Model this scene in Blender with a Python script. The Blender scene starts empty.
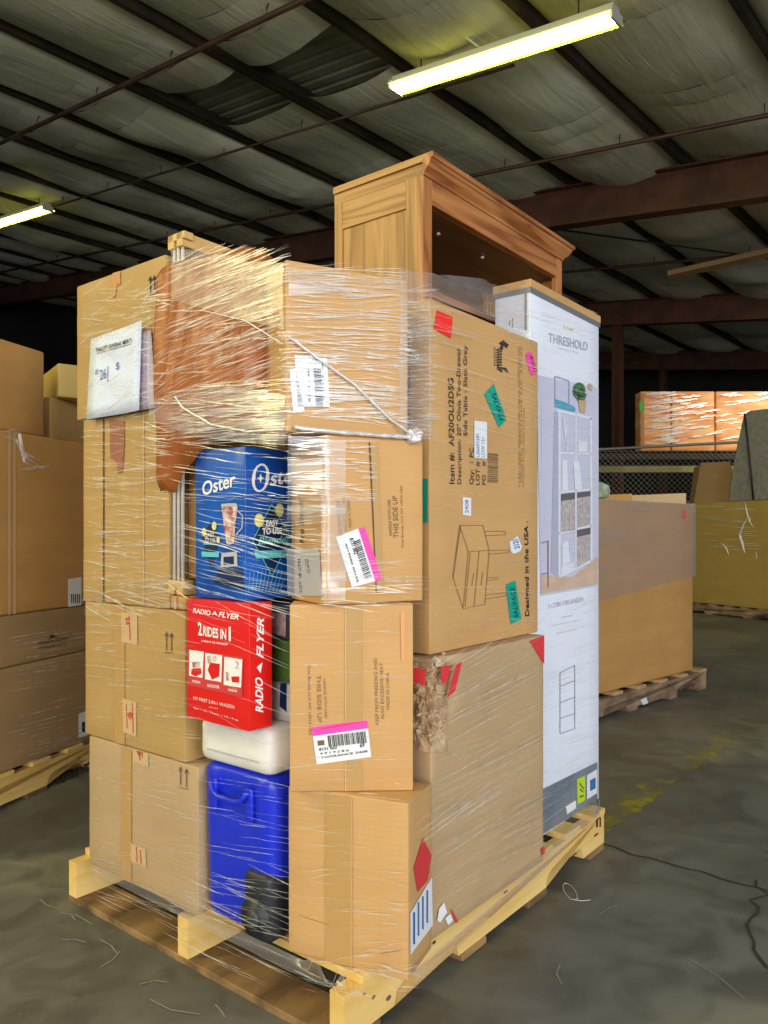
import bpy, bmesh, math, random
from mathutils import Vector, Matrix, noise
random.seed(7)
C = bpy.context.scene.collection
R = math.radians
# ------------------------------------------------------------------ camera, world, light, exposure
F, CX, HY, CAMH = 775.0, 384.0, 533.0, 1.02          # focal length and horizon in pixels of a 768x1024 frame
cd = bpy.data.cameras.new('camera'); cam = bpy.data.objects.new('camera', cd); C.objects.link(cam)
cam.location = (0, 0, CAMH); cam.rotation_euler = (R(90), 0, 0)
cd.sensor_fit = 'VERTICAL'; cd.sensor_height = 36.0; cd.lens = 36.0 * F / 1024.0
cd.shift_y = (HY - 512.0) / 1024.0
cd.clip_start = 0.05; cd.clip_end = 200
sc = bpy.context.scene; sc.camera = cam
sc.view_settings.view_transform = 'Standard'; sc.view_settings.look = 'None'
sc.view_settings.gamma = 1.0; sc.view_settings.use_curve_mapping = False
sc.view_settings.exposure = 0.55
w = bpy.data.worlds.new('world'); sc.world = w; w.use_nodes = True
w.node_tree.nodes['Background'].inputs[0].default_value = (0.75, 0.85, 1.0, 1)
w.node_tree.nodes['Background'].inputs[1].default_value = 0.26

def area(name, loc, target, sx, sy, power, color, spread=180):
    l = bpy.data.lights.new(name, 'AREA'); l.shape = 'RECTANGLE'; l.size = sx; l.size_y = sy
    l.energy = power; l.color = color; l.spread = R(spread)
    o = bpy.data.objects.new(name, l); C.objects.link(o); o.location = loc
    o.rotation_euler = (Vector(target) - Vector(loc)).to_track_quat('-Z', 'Y').to_euler()
    return o
# added unseen lamps: assumed daylight behind the camera, assumed strip-light row at left (warm)
area('assumed_daylight_right', (4.2, -4.6, 2.0), (0.5, 2.5, 1.2), 4.0, 3.4, 250, (0.93, 0.96, 1.0))  # lamp added for assumed cool daylight from behind right; no door is built
area('assumed_front_fill', (-1.4, -5.2, 2.2), (0.0, 2.5, 1.1), 3.2, 3.2, 190, (1.0, 0.93, 0.80))  # second added lamp behind the camera, warmer; no door is built
area('assumed_strip_row', (-5.0, 1.0, 5.0), (-0.6, 2.4, 0.8), 0.4, 6.0, 230, (1.0, 0.88, 0.36))  # added lamp for the warm light from the left; assumed row, no fixtures built
area('orange_carton_fill', (8.2, 9.6, 4.7), (7.3, 13.2, 2.9), 2.4, 0.3, 42, (1.0, 0.88, 0.66), 80)  # unseen lamp added to brighten the orange cartons on the rack

# ------------------------------------------------------------------ materials
def nt(name):
    m = bpy.data.materials.new(name); m.use_nodes = True
    return m, m.node_tree.nodes, m.node_tree.links, m.node_tree.nodes['Principled BSDF']
def plain(name, col, rough=0.6, metal=0.0, spec=0.5, alpha=1.0):
    m, n, l, b = nt(name); b.inputs['Base Color'].default_value = (*col, 1)
    b.inputs['Roughness'].default_value = rough; b.inputs['Metallic'].default_value = metal
    b.inputs['Specular IOR Level'].default_value = spec; b.inputs['Alpha'].default_value = alpha
    return m
def ramp(n, stops):
    r = n.new('ShaderNodeValToRGB'); e = r.color_ramp.elements
    while len(e) < len(stops): e.new(0.5)
    for k, (p, c) in enumerate(stops): e[k].position = p; e[k].color = (*c, 1) if len(c) == 3 else c
    return r
def noisy(name, c1, c2, scale=(4, 4, 4), detail=5, rough=0.7, bump=0.0, bscale=None, metal=0, lo=.35, hi=.65, spec=0.4, dist=0.0):
    m, n, l, b = nt(name)
    tc = n.new('ShaderNodeTexCoord'); mp = n.new('ShaderNodeMapping'); mp.inputs['Scale'].default_value = scale
    nz = n.new('ShaderNodeTexNoise'); nz.inputs['Scale'].default_value = 1; nz.inputs['Detail'].default_value = detail
    nz.inputs['Distortion'].default_value = dist
    l.new(tc.outputs['Object'], mp.inputs[0]); l.new(mp.outputs[0], nz.inputs['Vector'])
    r = ramp(n, [(lo, c1), (hi, c2)]); l.new(nz.outputs['Fac'], r.inputs[0]); l.new(r.outputs[0], b.inputs['Base Color'])
    b.inputs['Roughness'].default_value = rough; b.inputs['Metallic'].default_value = metal
    b.inputs['Specular IOR Level'].default_value = spec
    if bump:
        nb = n.new('ShaderNodeTexNoise'); nb.inputs['Scale'].default_value = 1; nb.inputs['Detail'].default_value = 4
        m2 = n.new('ShaderNodeMapping'); m2.inputs['Scale'].default_value = bscale or scale
        l.new(tc.outputs['Object'], m2.inputs[0]); l.new(m2.outputs[0], nb.inputs['Vector'])
        bp = n.new('ShaderNodeBump'); bp.inputs['Strength'].default_value = bump; bp.inputs['Distance'].default_value = 0.01
        l.new(nb.outputs['Fac'], bp.inputs['Height']); l.new(bp.outputs[0], b.inputs['Normal'])
    return m
def card(name, c, k=0.86, sc_=(3, 3, 9)):
    return noisy(name, tuple(x * k for x in c), c, sc_, 6, 0.62, 0.12, (6, 6, 120), lo=.3, hi=.7, spec=0.35)
M = {}
M['card_tan'] = card('cardboard_tan', (0.62, 0.365, 0.145))
M['card_warm'] = card('cardboard_warm', (0.63, 0.36, 0.135))
M['card_olive'] = card('cardboard_olive', (0.49, 0.31, 0.115))
M['card_grey'] = card('cardboard_greyed', (0.50, 0.345, 0.19))
M['card_dark'] = card('cardboard_brown', (0.40, 0.25, 0.115))
M['card_orange'] = card('cardboard_orange', (0.60, 0.32, 0.10))
M['card_back'] = card('cardboard_mustard', (0.42, 0.28, 0.07))
M['card_in'] = card('cardboard_inside', (0.33, 0.21, 0.10))
M['card_pale'] = card('cardboard_torn', (0.62, 0.48, 0.34))
M['tape'] = plain('packing_tape', (0.50, 0.30, 0.11), 0.28)
M['tape_pale'] = plain('packing_tape_pale', (0.62, 0.42, 0.22), 0.25)
M['ink'] = plain('black_print', (0.035, 0.025, 0.02), 0.7)
M['ink_soft'] = plain('worn_print', (0.17, 0.105, 0.055), 0.7)
M['ink_fine'] = plain('fine_print', (0.27, 0.17, 0.085), 0.7)
M['ink_red'] = plain('red_print', (0.50, 0.10, 0.05), 0.6)
M['seam'] = plain('flap_gap', (0.10, 0.06, 0.03), 0.9)
M['paper'] = plain('white_paper', (0.70, 0.78, 0.98), 0.7)
M['paper_lilac'] = plain('lilac_paper', (0.55, 0.48, 0.60), 0.7)
M['label'] = plain('white_label', (0.80, 0.82, 0.85), 0.4)
M['label_grey'] = plain('grey_label', (0.50, 0.48, 0.50), 0.5)
M['pink'] = plain('pink_label', (0.95, 0.06, 0.42), 0.4)
M['red_st'] = plain('red_sticker', (0.90, 0.03, 0.02), 0.4)
M['red_tape'] = plain('red_tape', (0.70, 0.045, 0.055), 0.35)
M['teal'] = plain('teal_tape', (0.0, 0.36, 0.26), 0.4)
M['teal_ink'] = plain('teal_tape_ink', (0.0, 0.10, 0.10), 0.5)
M['blue_ink'] = plain('blue_ink', (0.05, 0.15, 0.42), 0.5)
M['box_red'] = plain('red_carton', (0.72, 0.012, 0.012), 0.3)
M['box_red2'] = plain('dark_red_frame', (0.62, 0.05, 0.05), 0.4)
M['white'] = plain('white_print', (0.85, 0.85, 0.85), 0.4)
M['box_blue'] = noisy('blue_carton', (0.004, 0.05, 0.30), (0.006, 0.14, 0.62), (5, 5, 4), 2, 0.3, lo=.35, hi=.7)
M['navy'] = plain('navy_print', (0.004, 0.02, 0.09), 0.4)
M['aqua'] = plain('aqua_print', (0.12, 0.55, 0.62), 0.4)
M['lemon'] = plain('lemon_print', (0.75, 0.68, 0.25), 0.4)
M['fruit'] = noisy('fruit_print', (0.35, 0.06, 0.06), (0.75, 0.62, 0.60), (60, 60, 60), 2, 0.5)
M['black'] = plain('black_plastic', (0.012, 0.012, 0.014), 0.4)
M['steel'] = plain('steel_tube', (0.85, 0.85, 0.85), 0.3, 0.35)
M['cool_blue'] = plain('cooler_blue', (0.010, 0.030, 0.62), 0.32)
M['cool_white'] = noisy('cooler_white', (0.66, 0.66, 0.62), (0.80, 0.80, 0.77), (6, 6, 30), 3, 0.4)
M['cool_dark'] = plain('cooler_wheel', (0.02, 0.022, 0.03), 0.5)
M['green'] = plain('green_carton', (0.07, 0.15, 0.035), 0.5)
M['grey_dark'] = plain('charcoal_carton', (0.05, 0.05, 0.055), 0.5)
M['grey_carton'] = noisy('grey_white_carton', (0.32, 0.32, 0.33), (0.58, 0.58, 0.57), (14, 14, 14), 3, 0.5)
M['pinkish'] = noisy('pink_white_print', (0.42, 0.22, 0.28), (0.62, 0.52, 0.56), (50, 50, 50), 2, 0.5)
M['leather'] = noisy('orange_hide', (0.27, 0.075, 0.014), (0.42, 0.13, 0.028), (5, 5, 4), 5, 0.42, 0.5, (14, 14, 9), lo=.3, hi=.7)
M['pine'] = noisy('pine_board', (0.72, 0.46, 0.13), (0.84, 0.60, 0.23), (2, 16, 16), 5, 0.6, 0.2, (4, 60, 60))
M['pine_end'] = noisy('pine_end', (0.60, 0.42, 0.17), (0.78, 0.62, 0.33), (10, 10, 60), 5, 0.6, 0.3, (30, 30, 90))
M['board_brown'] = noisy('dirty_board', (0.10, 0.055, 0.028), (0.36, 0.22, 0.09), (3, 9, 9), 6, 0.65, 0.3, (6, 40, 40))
M['pallet_grey'] = noisy('weathered_board', (0.16, 0.10, 0.06), (0.38, 0.26, 0.15), (6, 6, 14), 5, 0.75, 0.3, (8, 8, 50))
M['pallet_light'] = noisy('fresh_board_end', (0.42, 0.27, 0.12), (0.60, 0.42, 0.22), (9, 9, 20), 4, 0.7)
M['rust'] = noisy('red_oxide_steel', (0.055, 0.021, 0.012), (0.10, 0.036, 0.020), (3, 3, 3), 5, 0.6)
M['purlin'] = noisy('purlin_steel', (0.018, 0.012, 0.008), (0.042, 0.029, 0.018), (2, 2, 2), 5, 0.7)
M['pipe'] = noisy('sprinkler_pipe', (0.035, 0.016, 0.010), (0.065, 0.028, 0.018), (3, 3, 3), 3, 0.5)
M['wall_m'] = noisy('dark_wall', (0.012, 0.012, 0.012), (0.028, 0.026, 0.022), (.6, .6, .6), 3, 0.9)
M['fence'] = plain('galvanised_wire', (0.34, 0.33, 0.28), 0.45, 0.6)
M['rack_olive'] = noisy('rack_beam_paint', (0.20, 0.18, 0.07), (0.30, 0.26, 0.11), (4, 4, 4), 3, 0.5)
M['fabric_grey'] = noisy('grey_fabric', (0.20, 0.19, 0.17), (0.27, 0.26, 0.23), (20, 20, 20), 5, 0.95, 0.3, (200, 200, 200))
M['crate_orange'] = noisy('orange_wrapped_carton', (0.74, 0.21, 0.04), (0.86, 0.50, 0.22), (1.2, 1.2, 7), 5, 0.45, lo=.36, hi=.6)
M['plastic_green'] = noisy('pale_green_bag', (0.35, 0.45, 0.30), (0.65, 0.72, 0.58), (16, 16, 16), 4, 0.35, 0.6, (20, 20, 20))
M['housing'] = plain('fixture_housing', (0.55, 0.56, 0.50), 0.5)

def emit(name, col, s):
    m, n, l, b = nt(name); b.inputs['Base Color'].default_value = (*col, 1)
    b.inputs['Emission Color'].default_value = (*col, 1); b.inputs['Emission Strength'].default_value = s
    return m
M['tube'] = emit('lit_fluorescent_tube', (1.0, 0.98, 0.42), 20.0)
M['lens'] = emit('glowing_reflector', (1.0, 0.92, 0.10), 0.75)  # tube light on the reflector, given as a glow of its own

def wood(name, c1, c2, c3, axis='Z', sc_=1.0):
    m, n, l, b = nt(name)
    tc = n.new('ShaderNodeTexCoord'); mp = n.new('ShaderNodeMapping')
    s = {'Z': (14, 14, 0.9), 'X': (0.9, 14, 14), 'Y': (14, 0.9, 14)}[axis]
    mp.inputs['Scale'].default_value = tuple(x * sc_ for x in s)
    nz = n.new('ShaderNodeTexNoise'); nz.inputs['Scale'].default_value = 1; nz.inputs['Detail'].default_value = 3; nz.inputs['Distortion'].default_value = 0.6
    l.new(tc.outputs['Object'], mp.inputs[0]); l.new(mp.outputs[0], nz.inputs['Vector'])
    mu = n.new('ShaderNodeMath'); mu.operation = 'MULTIPLY'; mu.inputs[1].default_value = 9.0; l.new(nz.outputs['Fac'], mu.inputs[0])
    fr = n.new('ShaderNodeMath'); fr.operation = 'PINGPONG'; fr.inputs[1].default_value = 1.0; l.new(mu.outputs[0], fr.inputs[0])
    r = ramp(n, [(0.0, c1), (0.45, c2), (1.0, c3)]); l.new(fr.outputs[0], r.inputs[0])
    l.new(r.outputs[0], b.inputs['Base Color']); b.inputs['Roughness'].default_value = 0.42
    b.inputs['Specular IOR Level'].default_value = 0.4
    return m
OAK = ((0.23, 0.095, 0.024), (0.36, 0.175, 0.048), (0.46, 0.245, 0.075))
OAKR = ((0.24, 0.075, 0.020), (0.40, 0.155, 0.045), (0.50, 0.215, 0.07))
M['oak_z'] = wood('oak_upright', *OAK, 'Z'); M['oak_x'] = wood('oak_rail', *OAKR, 'X'); M['oak_y'] = wood('oak_side_rail', *OAK, 'Y')
M['oak_zr'] = wood('oak_face_upright', *OAKR, 'Z')
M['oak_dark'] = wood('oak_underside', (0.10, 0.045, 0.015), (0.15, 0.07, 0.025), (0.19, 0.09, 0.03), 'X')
M['wood_light'] = noisy('rack_wood', (0.58, 0.36, 0.12), (0.70, 0.47, 0.18), (12, 12, 12), 4, 0.5)

def film(name, base, streak, col=(0.92, 0.92, 0.9), sc_=(3, 3, 55), lo=.52, hi=.72):
    m, n, l, b = nt(name)
    out = n['Material Output']; n.remove(b)
    tr = n.new('ShaderNodeBsdfTransparent')
    gl = n.new('ShaderNodeBsdfGlossy'); gl.inputs['Roughness'].default_value = 0.28
    df = n.new('ShaderNodeBsdfDiffuse'); df.inputs['Color'].default_value = (*col, 1)
    g2 = n.new('ShaderNodeMixShader'); g2.inputs[0].default_value = 0.6; l.new(gl.outputs[0], g2.inputs[1]); l.new(df.outputs[0], g2.inputs[2])
    tc = n.new('ShaderNodeTexCoord'); mp = n.new('ShaderNodeMapping'); mp.inputs['Scale'].default_value = sc_
    nz = n.new('ShaderNodeTexNoise'); nz.inputs['Scale'].default_value = 1; nz.inputs['Detail'].default_value = 4; nz.inputs['Distortion'].default_value = .5
    l.new(tc.outputs['Object'], mp.inputs[0]); l.new(mp.outputs[0], nz.inputs['Vector'])
    mr = n.new('ShaderNodeMapRange'); mr.inputs['From Min'].default_value = lo; mr.inputs['From Max'].default_value = hi
    mr.inputs['To Min'].default_value = base; mr.inputs['To Max'].default_value = streak
    l.new(nz.outputs['Fac'], mr.inputs['Value'])
    mx = n.new('ShaderNodeMixShader'); l.new(mr.outputs[0], mx.inputs[0]); l.new(tr.outputs[0], mx.inputs[1]); l.new(g2.outputs[0], mx.inputs[2])
    l.new(mx.outputs[0], out.inputs['Surface'])
    return m
M['film_sheet'] = film('stretch_film', 0.16, 0.55)
M['film_haze'] = film('stretch_film_haze', 0.20, 0.34, (0.72, 0.66, 0.62), (2, 2, 20))
M['film_strand'] = film('film_wrinkle', 0.20, 0.75, (0.95, 0.94, 0.88), (25, 25, 25), .35, .7)
M['film_rope'] = film('twisted_film', 0.45, 0.85, (0.9, 0.9, 0.92), (60, 60, 60), .35, .6)

# ------------------------------------------------------------------ mesh helpers
def link(name, verts, faces, mat, parent=None, smooth=False, loc=(0, 0, 0), rz=0, mats=None, mi=None):
    me = bpy.data.meshes.new(name); me.from_pydata([tuple(v) for v in verts], [], faces); me.update()
    for m in (mats or [mat]): me.materials.append(m)
    if mi:
        for p, k in zip(me.polygons, mi): p.material_index = k
    if smooth:
        for p in me.polygons: p.use_smooth = True
    o = bpy.data.objects.new(name, me); C.objects.link(o); o.location = loc; o.rotation_euler = (0, 0, rz)
    if parent: o.parent = parent
    return o
def empty(name, loc, rz=0):
    o = bpy.data.objects.new(name, None); C.objects.link(o); o.location = loc; o.rotation_euler = (0, 0, rz); o.empty_display_size = .1
    return o
def tag(o, label=None, cat=None, group=None, kind=None):
    if label: o['label'] = label
    if cat: o['category'] = cat
    if group: o['group'] = group
    if kind: o['kind'] = kind
    return o
class MB:
    def __init__(s): s.v = []; s.f = []
    def add(s, v, f):
        k = len(s.v); s.v += [Vector(x) for x in v]; s.f += [tuple(i + k for i in q) for q in f]; return s
    def box(s, a, b, bev=0.0):
        x0, y0, z0 = a; x1, y1, z1 = b
        if bev <= 0:
            v = [(x, y, z) for z in (z0, z1) for y in (y0, y1) for x in (x0, x1)]
            return s.add(v, [(0, 2, 3, 1), (4, 5, 7, 6), (0, 1, 5, 4), (2, 6, 7, 3), (0, 4, 6, 2), (1, 3, 7, 5)])
        v, f = rbox(x1 - x0, y1 - y0, z1 - z0, bev, 1)
        return s.add([(p[0] + x0, p[1] + y0, p[2] + z0) for p in v], f)
    def quad(s, pts): return s.add(pts, [tuple(range(len(pts)))])
    def tube(s, pts, r, n=8, cap=True):
        pts = [Vector(p) for p in pts]; k0 = len(s.v); up = Vector((0, 0, 1)); N = len(pts)
        for i, p in enumerate(pts):
            t = (pts[min(i + 1, N - 1)] - pts[max(i - 1, 0)]).normalized()
            a = t.cross(up)
            if a.length < 1e-3: a = t.cross(Vector((1, 0, 0)))
            a.normalize(); b = t.cross(a); rr = r[i] if isinstance(r, (list, tuple)) else r
            for j in range(n):
                g = 2 * math.pi * j / n; s.v.append(p + a * rr * math.cos(g) + b * rr * math.sin(g))
        for i in range(N - 1):
            for j in range(n):
                j2 = (j + 1) % n; s.f.append((k0 + i * n + j, k0 + i * n + j2, k0 + (i + 1) * n + j2, k0 + (i + 1) * n + j))
        if cap:
            s.f.append(tuple(k0 + j for j in reversed(range(n)))); s.f.append(tuple(k0 + (N - 1) * n + j for j in range(n)))
        return s
    def prism(s, poly, axis, a, b):
        """poly: 2-D points; axis 'x','y','z' extruded from a to b"""
        def P(p, t): return {'x': (t, p[0], p[1]), 'y': (p[0], t, p[1]), 'z': (p[0], p[1], t)}[axis]
        n = len(poly); v = [P(p, a) for p in poly] + [P(p, b) for p in poly]
        return s.add(v, [tuple(reversed(range(n))), tuple(range(n, 2 * n))] + [(i, (i + 1) % n, n + (i + 1) % n, n + i) for i in range(n)])
    def build(s, name, mat, parent=None, smooth=False, **k):
        o = link(name, s.v, s.f, mat, parent, smooth, **k)
        bm = bmesh.new(); bm.from_mesh(o.data); bmesh.ops.recalc_face_normals(bm, faces=bm.faces); bm.to_mesh(o.data); bm.free()
        return o
def rbox(w, d, h, r=0.004, n=6, fn=None):
    """rounded box 0..w,0..d,0..h as a grid; fn(p) may move points"""
    def ax(L):
        k = max(1, n); inner = [r + (L - 2 * r) * i / k for i in range(k + 1)]
        return [0, r * .3] + inner + [L - r * .3, L]
    X, Y, Z = ax(w), ax(d), ax(h); idx = {}; V = []; Fc = []
    def vid(i, j, k):
        key = (i, j, k)
        if key not in idx:
            p = Vector((X[i], Y[j], Z[k]))
            q = Vector((min(max(p.x, r), w - r), min(max(p.y, r), d - r), min(max(p.z, r), h - r)))
            e = p - q
            if e.length > 1e-9: p = q + e.normalized() * r
            if fn: p = fn(p)
            idx[key] = len(V); V.append(p)
        return idx[key]
    a, b, c = len(X) - 1, len(Y) - 1, len(Z) - 1
    for i in range(a):
        for j in range(b):
            Fc.append((vid(i, j, 0), vid(i, j + 1, 0), vid(i + 1, j + 1, 0), vid(i + 1, j, 0)))
            Fc.append((vid(i, j, c), vid(i + 1, j, c), vid(i + 1, j + 1, c), vid(i, j + 1, c)))
    for i in range(a):
        for k in range(c):
            Fc.append((vid(i, 0, k), vid(i + 1, 0, k), vid(i + 1, 0, k + 1), vid(i, 0, k + 1)))
            Fc.append((vid(i, b, k), vid(i, b, k + 1), vid(i + 1, b, k + 1), vid(i + 1, b, k)))
    for j in range(b):
        for k in range(c):
            Fc.append((vid(0, j, k), vid(0, j, k + 1), vid(0, j + 1, k + 1), vid(0, j + 1, k)))
            Fc.append((vid(a, j, k), vid(a, j + 1, k), vid(a, j + 1, k + 1), vid(a, j, k + 1)))
    return V, Fc
# pallet frame: origin at its near corner, u runs back along its right side, v back along its left side
P0 = Vector((-.078, 1.516)); TH = R(38.5)
U2 = Vector((math.sin(TH), math.cos(TH))); V2 = Vector((-math.cos(TH), math.sin(TH)))
def W(u, v, z=0.0):
    p = P0 + U2 * u + V2 * v; return Vector((p.x, p.y, z))
AU = math.atan2(U2.y, U2.x)                    # angle of the u direction
AL = AU - math.pi / 2                          # boxes whose front looks left: local x runs along -v
STACK = []                                     # plan corners and height span of everything under the film
CAM = Vector((0, 0, CAMH))
def hit(o, side, px, py, off=0.0):
    """point of a box's side ('f' front, 'r' right end, 'l' left end) met by a sight line, in the box's own frame"""
    mw = Matrix.Translation(o.location) @ o.rotation_euler.to_matrix().to_4x4()
    mi = mw.inverted(); a = mi @ CAM; d = mi.to_3x3() @ Vector(((px - CX) / F, 1, (HY - py) / F))
    if side == 'f': t = -a.y / d.y; p = a + d * t; p.y = -off
    elif side == 'r': t = (o['w'] - a.x) / d.x; p = a + d * t; p.x = o['w'] + off
    else: t = -a.x / d.x; p = a + d * t; p.x = -off
    return p
def clampf(o, side, p, m=.001):
    if side == 'f': p.x = min(max(p.x, m), o['w'] - m)
    else: p.y = min(max(p.y, m), o['d'] - m)
    p.z = min(max(p.z, m), o['h'] - m)
    return p
SPLIT = {'tape_end', 'picture', 'picture_detail', 'red_tape', 'fruit_print', 'picture_basket', 'picture_slot', 'label_scrap', 'red_printed_tape', 'picture_pot', 'picture_plant', 'jar_picture', 'base_picture', 'picture_books', 'packing_tape', 'badge_print', 'pink_band'}
def decal(o, side, polys, mat, name, layer=1, parent=None, clamp=True):
    if name in SPLIT and len(polys) > 1:
        return [decal(o, side, [p], mat, name, layer, parent, clamp) for p in polys][0]
    mb = MB()
    for poly in polys:
        pts = [hit(o, side, x, y, .0007 * layer + .0012) for x, y in poly]
        if clamp: pts = [clampf(o, side, p) for p in pts]
        mb.quad(pts)
    ob = mb.build(name, mat, parent or o)
    return ob
def rectpx(x0, y0, x1, y1, sl=0.0):
    return [(x0, y0), (x1, y0 + sl * (x1 - x0)), (x1, y1 + sl * (x1 - x0)), (x0, y1)]
def stroke(a, b, wd=0.7):
    dx, dy = b[0] - a[0], b[1] - a[1]; L = math.hypot(dx, dy) or 1; nx, ny = -dy / L * wd / 2, dx / L * wd / 2
    return [(a[0] + nx, a[1] + ny), (b[0] + nx, b[1] + ny), (b[0] - nx, b[1] - ny), (a[0] - nx, a[1] - ny)]
_gl = {}
def glyphs(s, bold=0.0, shear=0.0):
    key = (s, bold, shear)
    if key in _gl: return _gl[key]
    cu = bpy.data.curves.new('t', 'FONT'); cu.body = s; cu.size = 1; cu.resolution_u = 3; cu.offset = bold; cu.shear = shear; cu.fill_mode = 'FRONT'
    to = bpy.data.objects.new('t', cu); C.objects.link(to)
    dg = bpy.context.evaluated_depsgraph_get(); me = bpy.data.meshes.new_from_object(to.evaluated_get(dg))
    vs = [v.co.copy() for v in me.vertices]; fs = [tuple(p.vertices) for p in me.polygons]
    bpy.data.objects.remove(to); bpy.data.curves.remove(cu); bpy.data.meshes.remove(me)
    x0 = min(v.x for v in vs); x1 = max(v.x for v in vs)
    vs = [((v.x - x0) / (x1 - x0), v.y / 0.73) for v in vs]
    _gl[key] = (vs, fs); return vs, fs
def lettering(o, side, items, mat, name='printed_text', layer=1, parent=None, bold=0.0, shear=0.0):
    """items: (text, start of baseline, end of baseline, top left of the first letter) in picture pixels on that side"""
    mb = MB(); off = .0007 * layer + .0013
    for s, a, b, c in items:
        A, B, Cc = (hit(o, side, *q, off) for q in (a, b, c)); vs, fs = glyphs(s, bold, shear)
        mb.add([A + (B - A) * x + (Cc - A) * y for x, y in vs], fs)
    return link(name, mb.v, mb.f, mat, parent or o)
def carton(name, flb, ang, w, d, h, mat, label, cat='box', group=None, r=.004, n=7, dent=.0015, fn=None, stack=True, seed=0):
    def f(p):
        q = Vector((p.x * 9 + seed, p.y * 9, p.z * 9))
        nn = noise.noise_vector(q) * dent
        # keep inside the nominal box so that neighbours do not clip
        p = Vector((p.x + (nn.x if .01 < p.x < w - .01 else 0), p.y + (abs(nn.y) if p.y < d / 2 else -abs(nn.y)), p.z))
        return fn(p) if fn else p
    v, fa = rbox(w, d, h, r, n, f)
    o = link(name, v, fa, mat, None, True, flb, ang)
    o['w'] = w; o['d'] = d; o['h'] = h
    tag(o, label, cat, group)
    if stack:
        ca, sa = math.cos(ang), math.sin(ang)
        STACK.append(([(flb[0] + x * ca - y * sa, flb[1] + x * sa + y * ca) for x, y in ((0, 0), (w, 0), (w, d), (0, d))], flb[2], flb[2] + h))
    return o
def tape_strip(o, side, x0, x1, z0=0.002, z1=None, mat='tape', name='packing_tape', layer=1):
    z1 = z1 or o['h'] - .002; off = .0007 * layer + .001
    if side == 'f': pts = [(x0, -off, z0), (x1, -off, z0), (x1, -off, z1), (x0, -off, z1)]
    elif side == 'r': pts = [(o['w'] + off, x0, z0), (o['w'] + off, x1, z0), (o['w'] + off, x1, z1), (o['w'] + off, x0, z1)]
    else: pts = [(-off, x0, z0), (-off, x0, z1), (-off, x1, z1), (-off, x1, z0)]
    return MB().quad(pts).build(name, M[mat], o)
def barcode(o, side, TL, TR, BL, x0, x1, y0, y1, n, mat, parent, layer=2, vertical=False):
    """bars across a label given by three of its corners; x0..y1 are fractions of the label"""
    off = .0007 * layer + .0012; A, B, Dn = (hit(o, side, *q, off) for q in (TL, TR, BL)); mb = MB(); t = 0.0
    random.seed(n * 13 + int(TL[0]))
    P = lambda a, b: A + (B - A) * a + (Dn - A) * b
    while t < 1:
        wd = random.choice((.012, .02, .03))
        a, b = t, min(1, t + wd)
        if vertical: q = [P(x0, y0 + (y1 - y0) * a), P(x1, y0 + (y1 - y0) * a), P(x1, y0 + (y1 - y0) * b), P(x0, y0 + (y1 - y0) * b)]
        else: q = [P(x0 + (x1 - x0) * a, y0), P(x0 + (x1 - x0) * b, y0), P(x0 + (x1 - x0) * b, y1), P(x0 + (x1 - x0) * a, y1)]
        mb.quad(q); t += wd + random.choice((.014, .02, .03))
    return mb.build('barcode', mat, parent)
def arrows(o, side, pts, h, wd=1.0, slope=0.0, mat='ink_soft'):
    """pairs of this-way-up arrows: pts give the foot of each"""
    polys = []
    for x, y in pts:
        polys.append(stroke((x, y), (x, y - h + 2), wd)); polys.append([(x - 2.2, y - h + 5), (x, y - h), (x + 2.2, y - h + 5)])
    polys.append(stroke((pts[0][0] - 2, pts[0][1] + 2.2), (pts[-1][0] + 2, pts[-1][1] + 2.2), .8))
    return decal(o, side, polys, M[mat], 'arrow_print')
# ------------------------------------------------------------------ floor
AB = R(48.1)                                   # angle of the hall's long axis (ub); its cross axis is vb
Ub = Vector((math.cos(AB), math.sin(AB))); Vb = Vector((-math.sin(AB), math.cos(AB)))
def floor_mat():
    m, n, l, b = nt('worn_concrete')
    tc = n.new('ShaderNodeTexCoord')
    def nz(scale, det, dist=0.0, sc3=(1, 1, 1)):
        mp = n.new('ShaderNodeMapping'); mp.inputs['Scale'].default_value = sc3; l.new(tc.outputs['Object'], mp.inputs[0])
        t = n.new('ShaderNodeTexNoise'); t.inputs['Scale'].default_value = scale; t.inputs['Detail'].default_value = det; t.inputs['Distortion'].default_value = dist
        l.new(mp.outputs[0], t.inputs['Vector']); return t
    a = nz(0.9, 6, .4); r1 = ramp(n, [(.30, (0.105, 0.106, 0.088)), (.52, (0.155, 0.154, 0.130)), (.72, (0.225, 0.222, 0.185))]); l.new(a.outputs['Fac'], r1.inputs[0])
    c = nz(5.5, 8, 1.2); r2 = ramp(n, [(.36, (.62, .62, .62)), (.62, (1.15, 1.15, 1.15))]); l.new(c.outputs['Fac'], r2.inputs[0])
    mx = n.new('ShaderNodeMixRGB'); mx.blend_type = 'MULTIPLY'; mx.inputs[0].default_value = .8; l.new(r1.outputs[0], mx.inputs[1]); l.new(r2.outputs[0], mx.inputs[2])
    e = nz(60, 3, .5); r3 = ramp(n, [(.66, (0, 0, 0)), (.74, (1, 1, 1))]); l.new(e.outputs['Fac'], r3.inputs[0])
    m2 = n.new('ShaderNodeMixRGB'); l.new(r3.outputs[0], m2.inputs[0]); l.new(mx.outputs[0], m2.inputs[1]); m2.inputs[2].default_value = (0.16, 0.155, 0.13, 1)
    l.new(m2.outputs[0], b.inputs['Base Color'])
    r4 = ramp(n, [(.3, (.42, .42, .42)), (.7, (.7, .7, .7))]); l.new(c.outputs['Fac'], r4.inputs[0]); l.new(r4.outputs[0], b.inputs['Roughness'])
    bp = n.new('ShaderNodeBump'); bp.inputs['Strength'].default_value = .12; bp.inputs['Distance'].default_value = .01; l.new(c.outputs['Fac'], bp.inputs['Height']); l.new(bp.outputs[0], b.inputs['Normal'])
    return m
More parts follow.
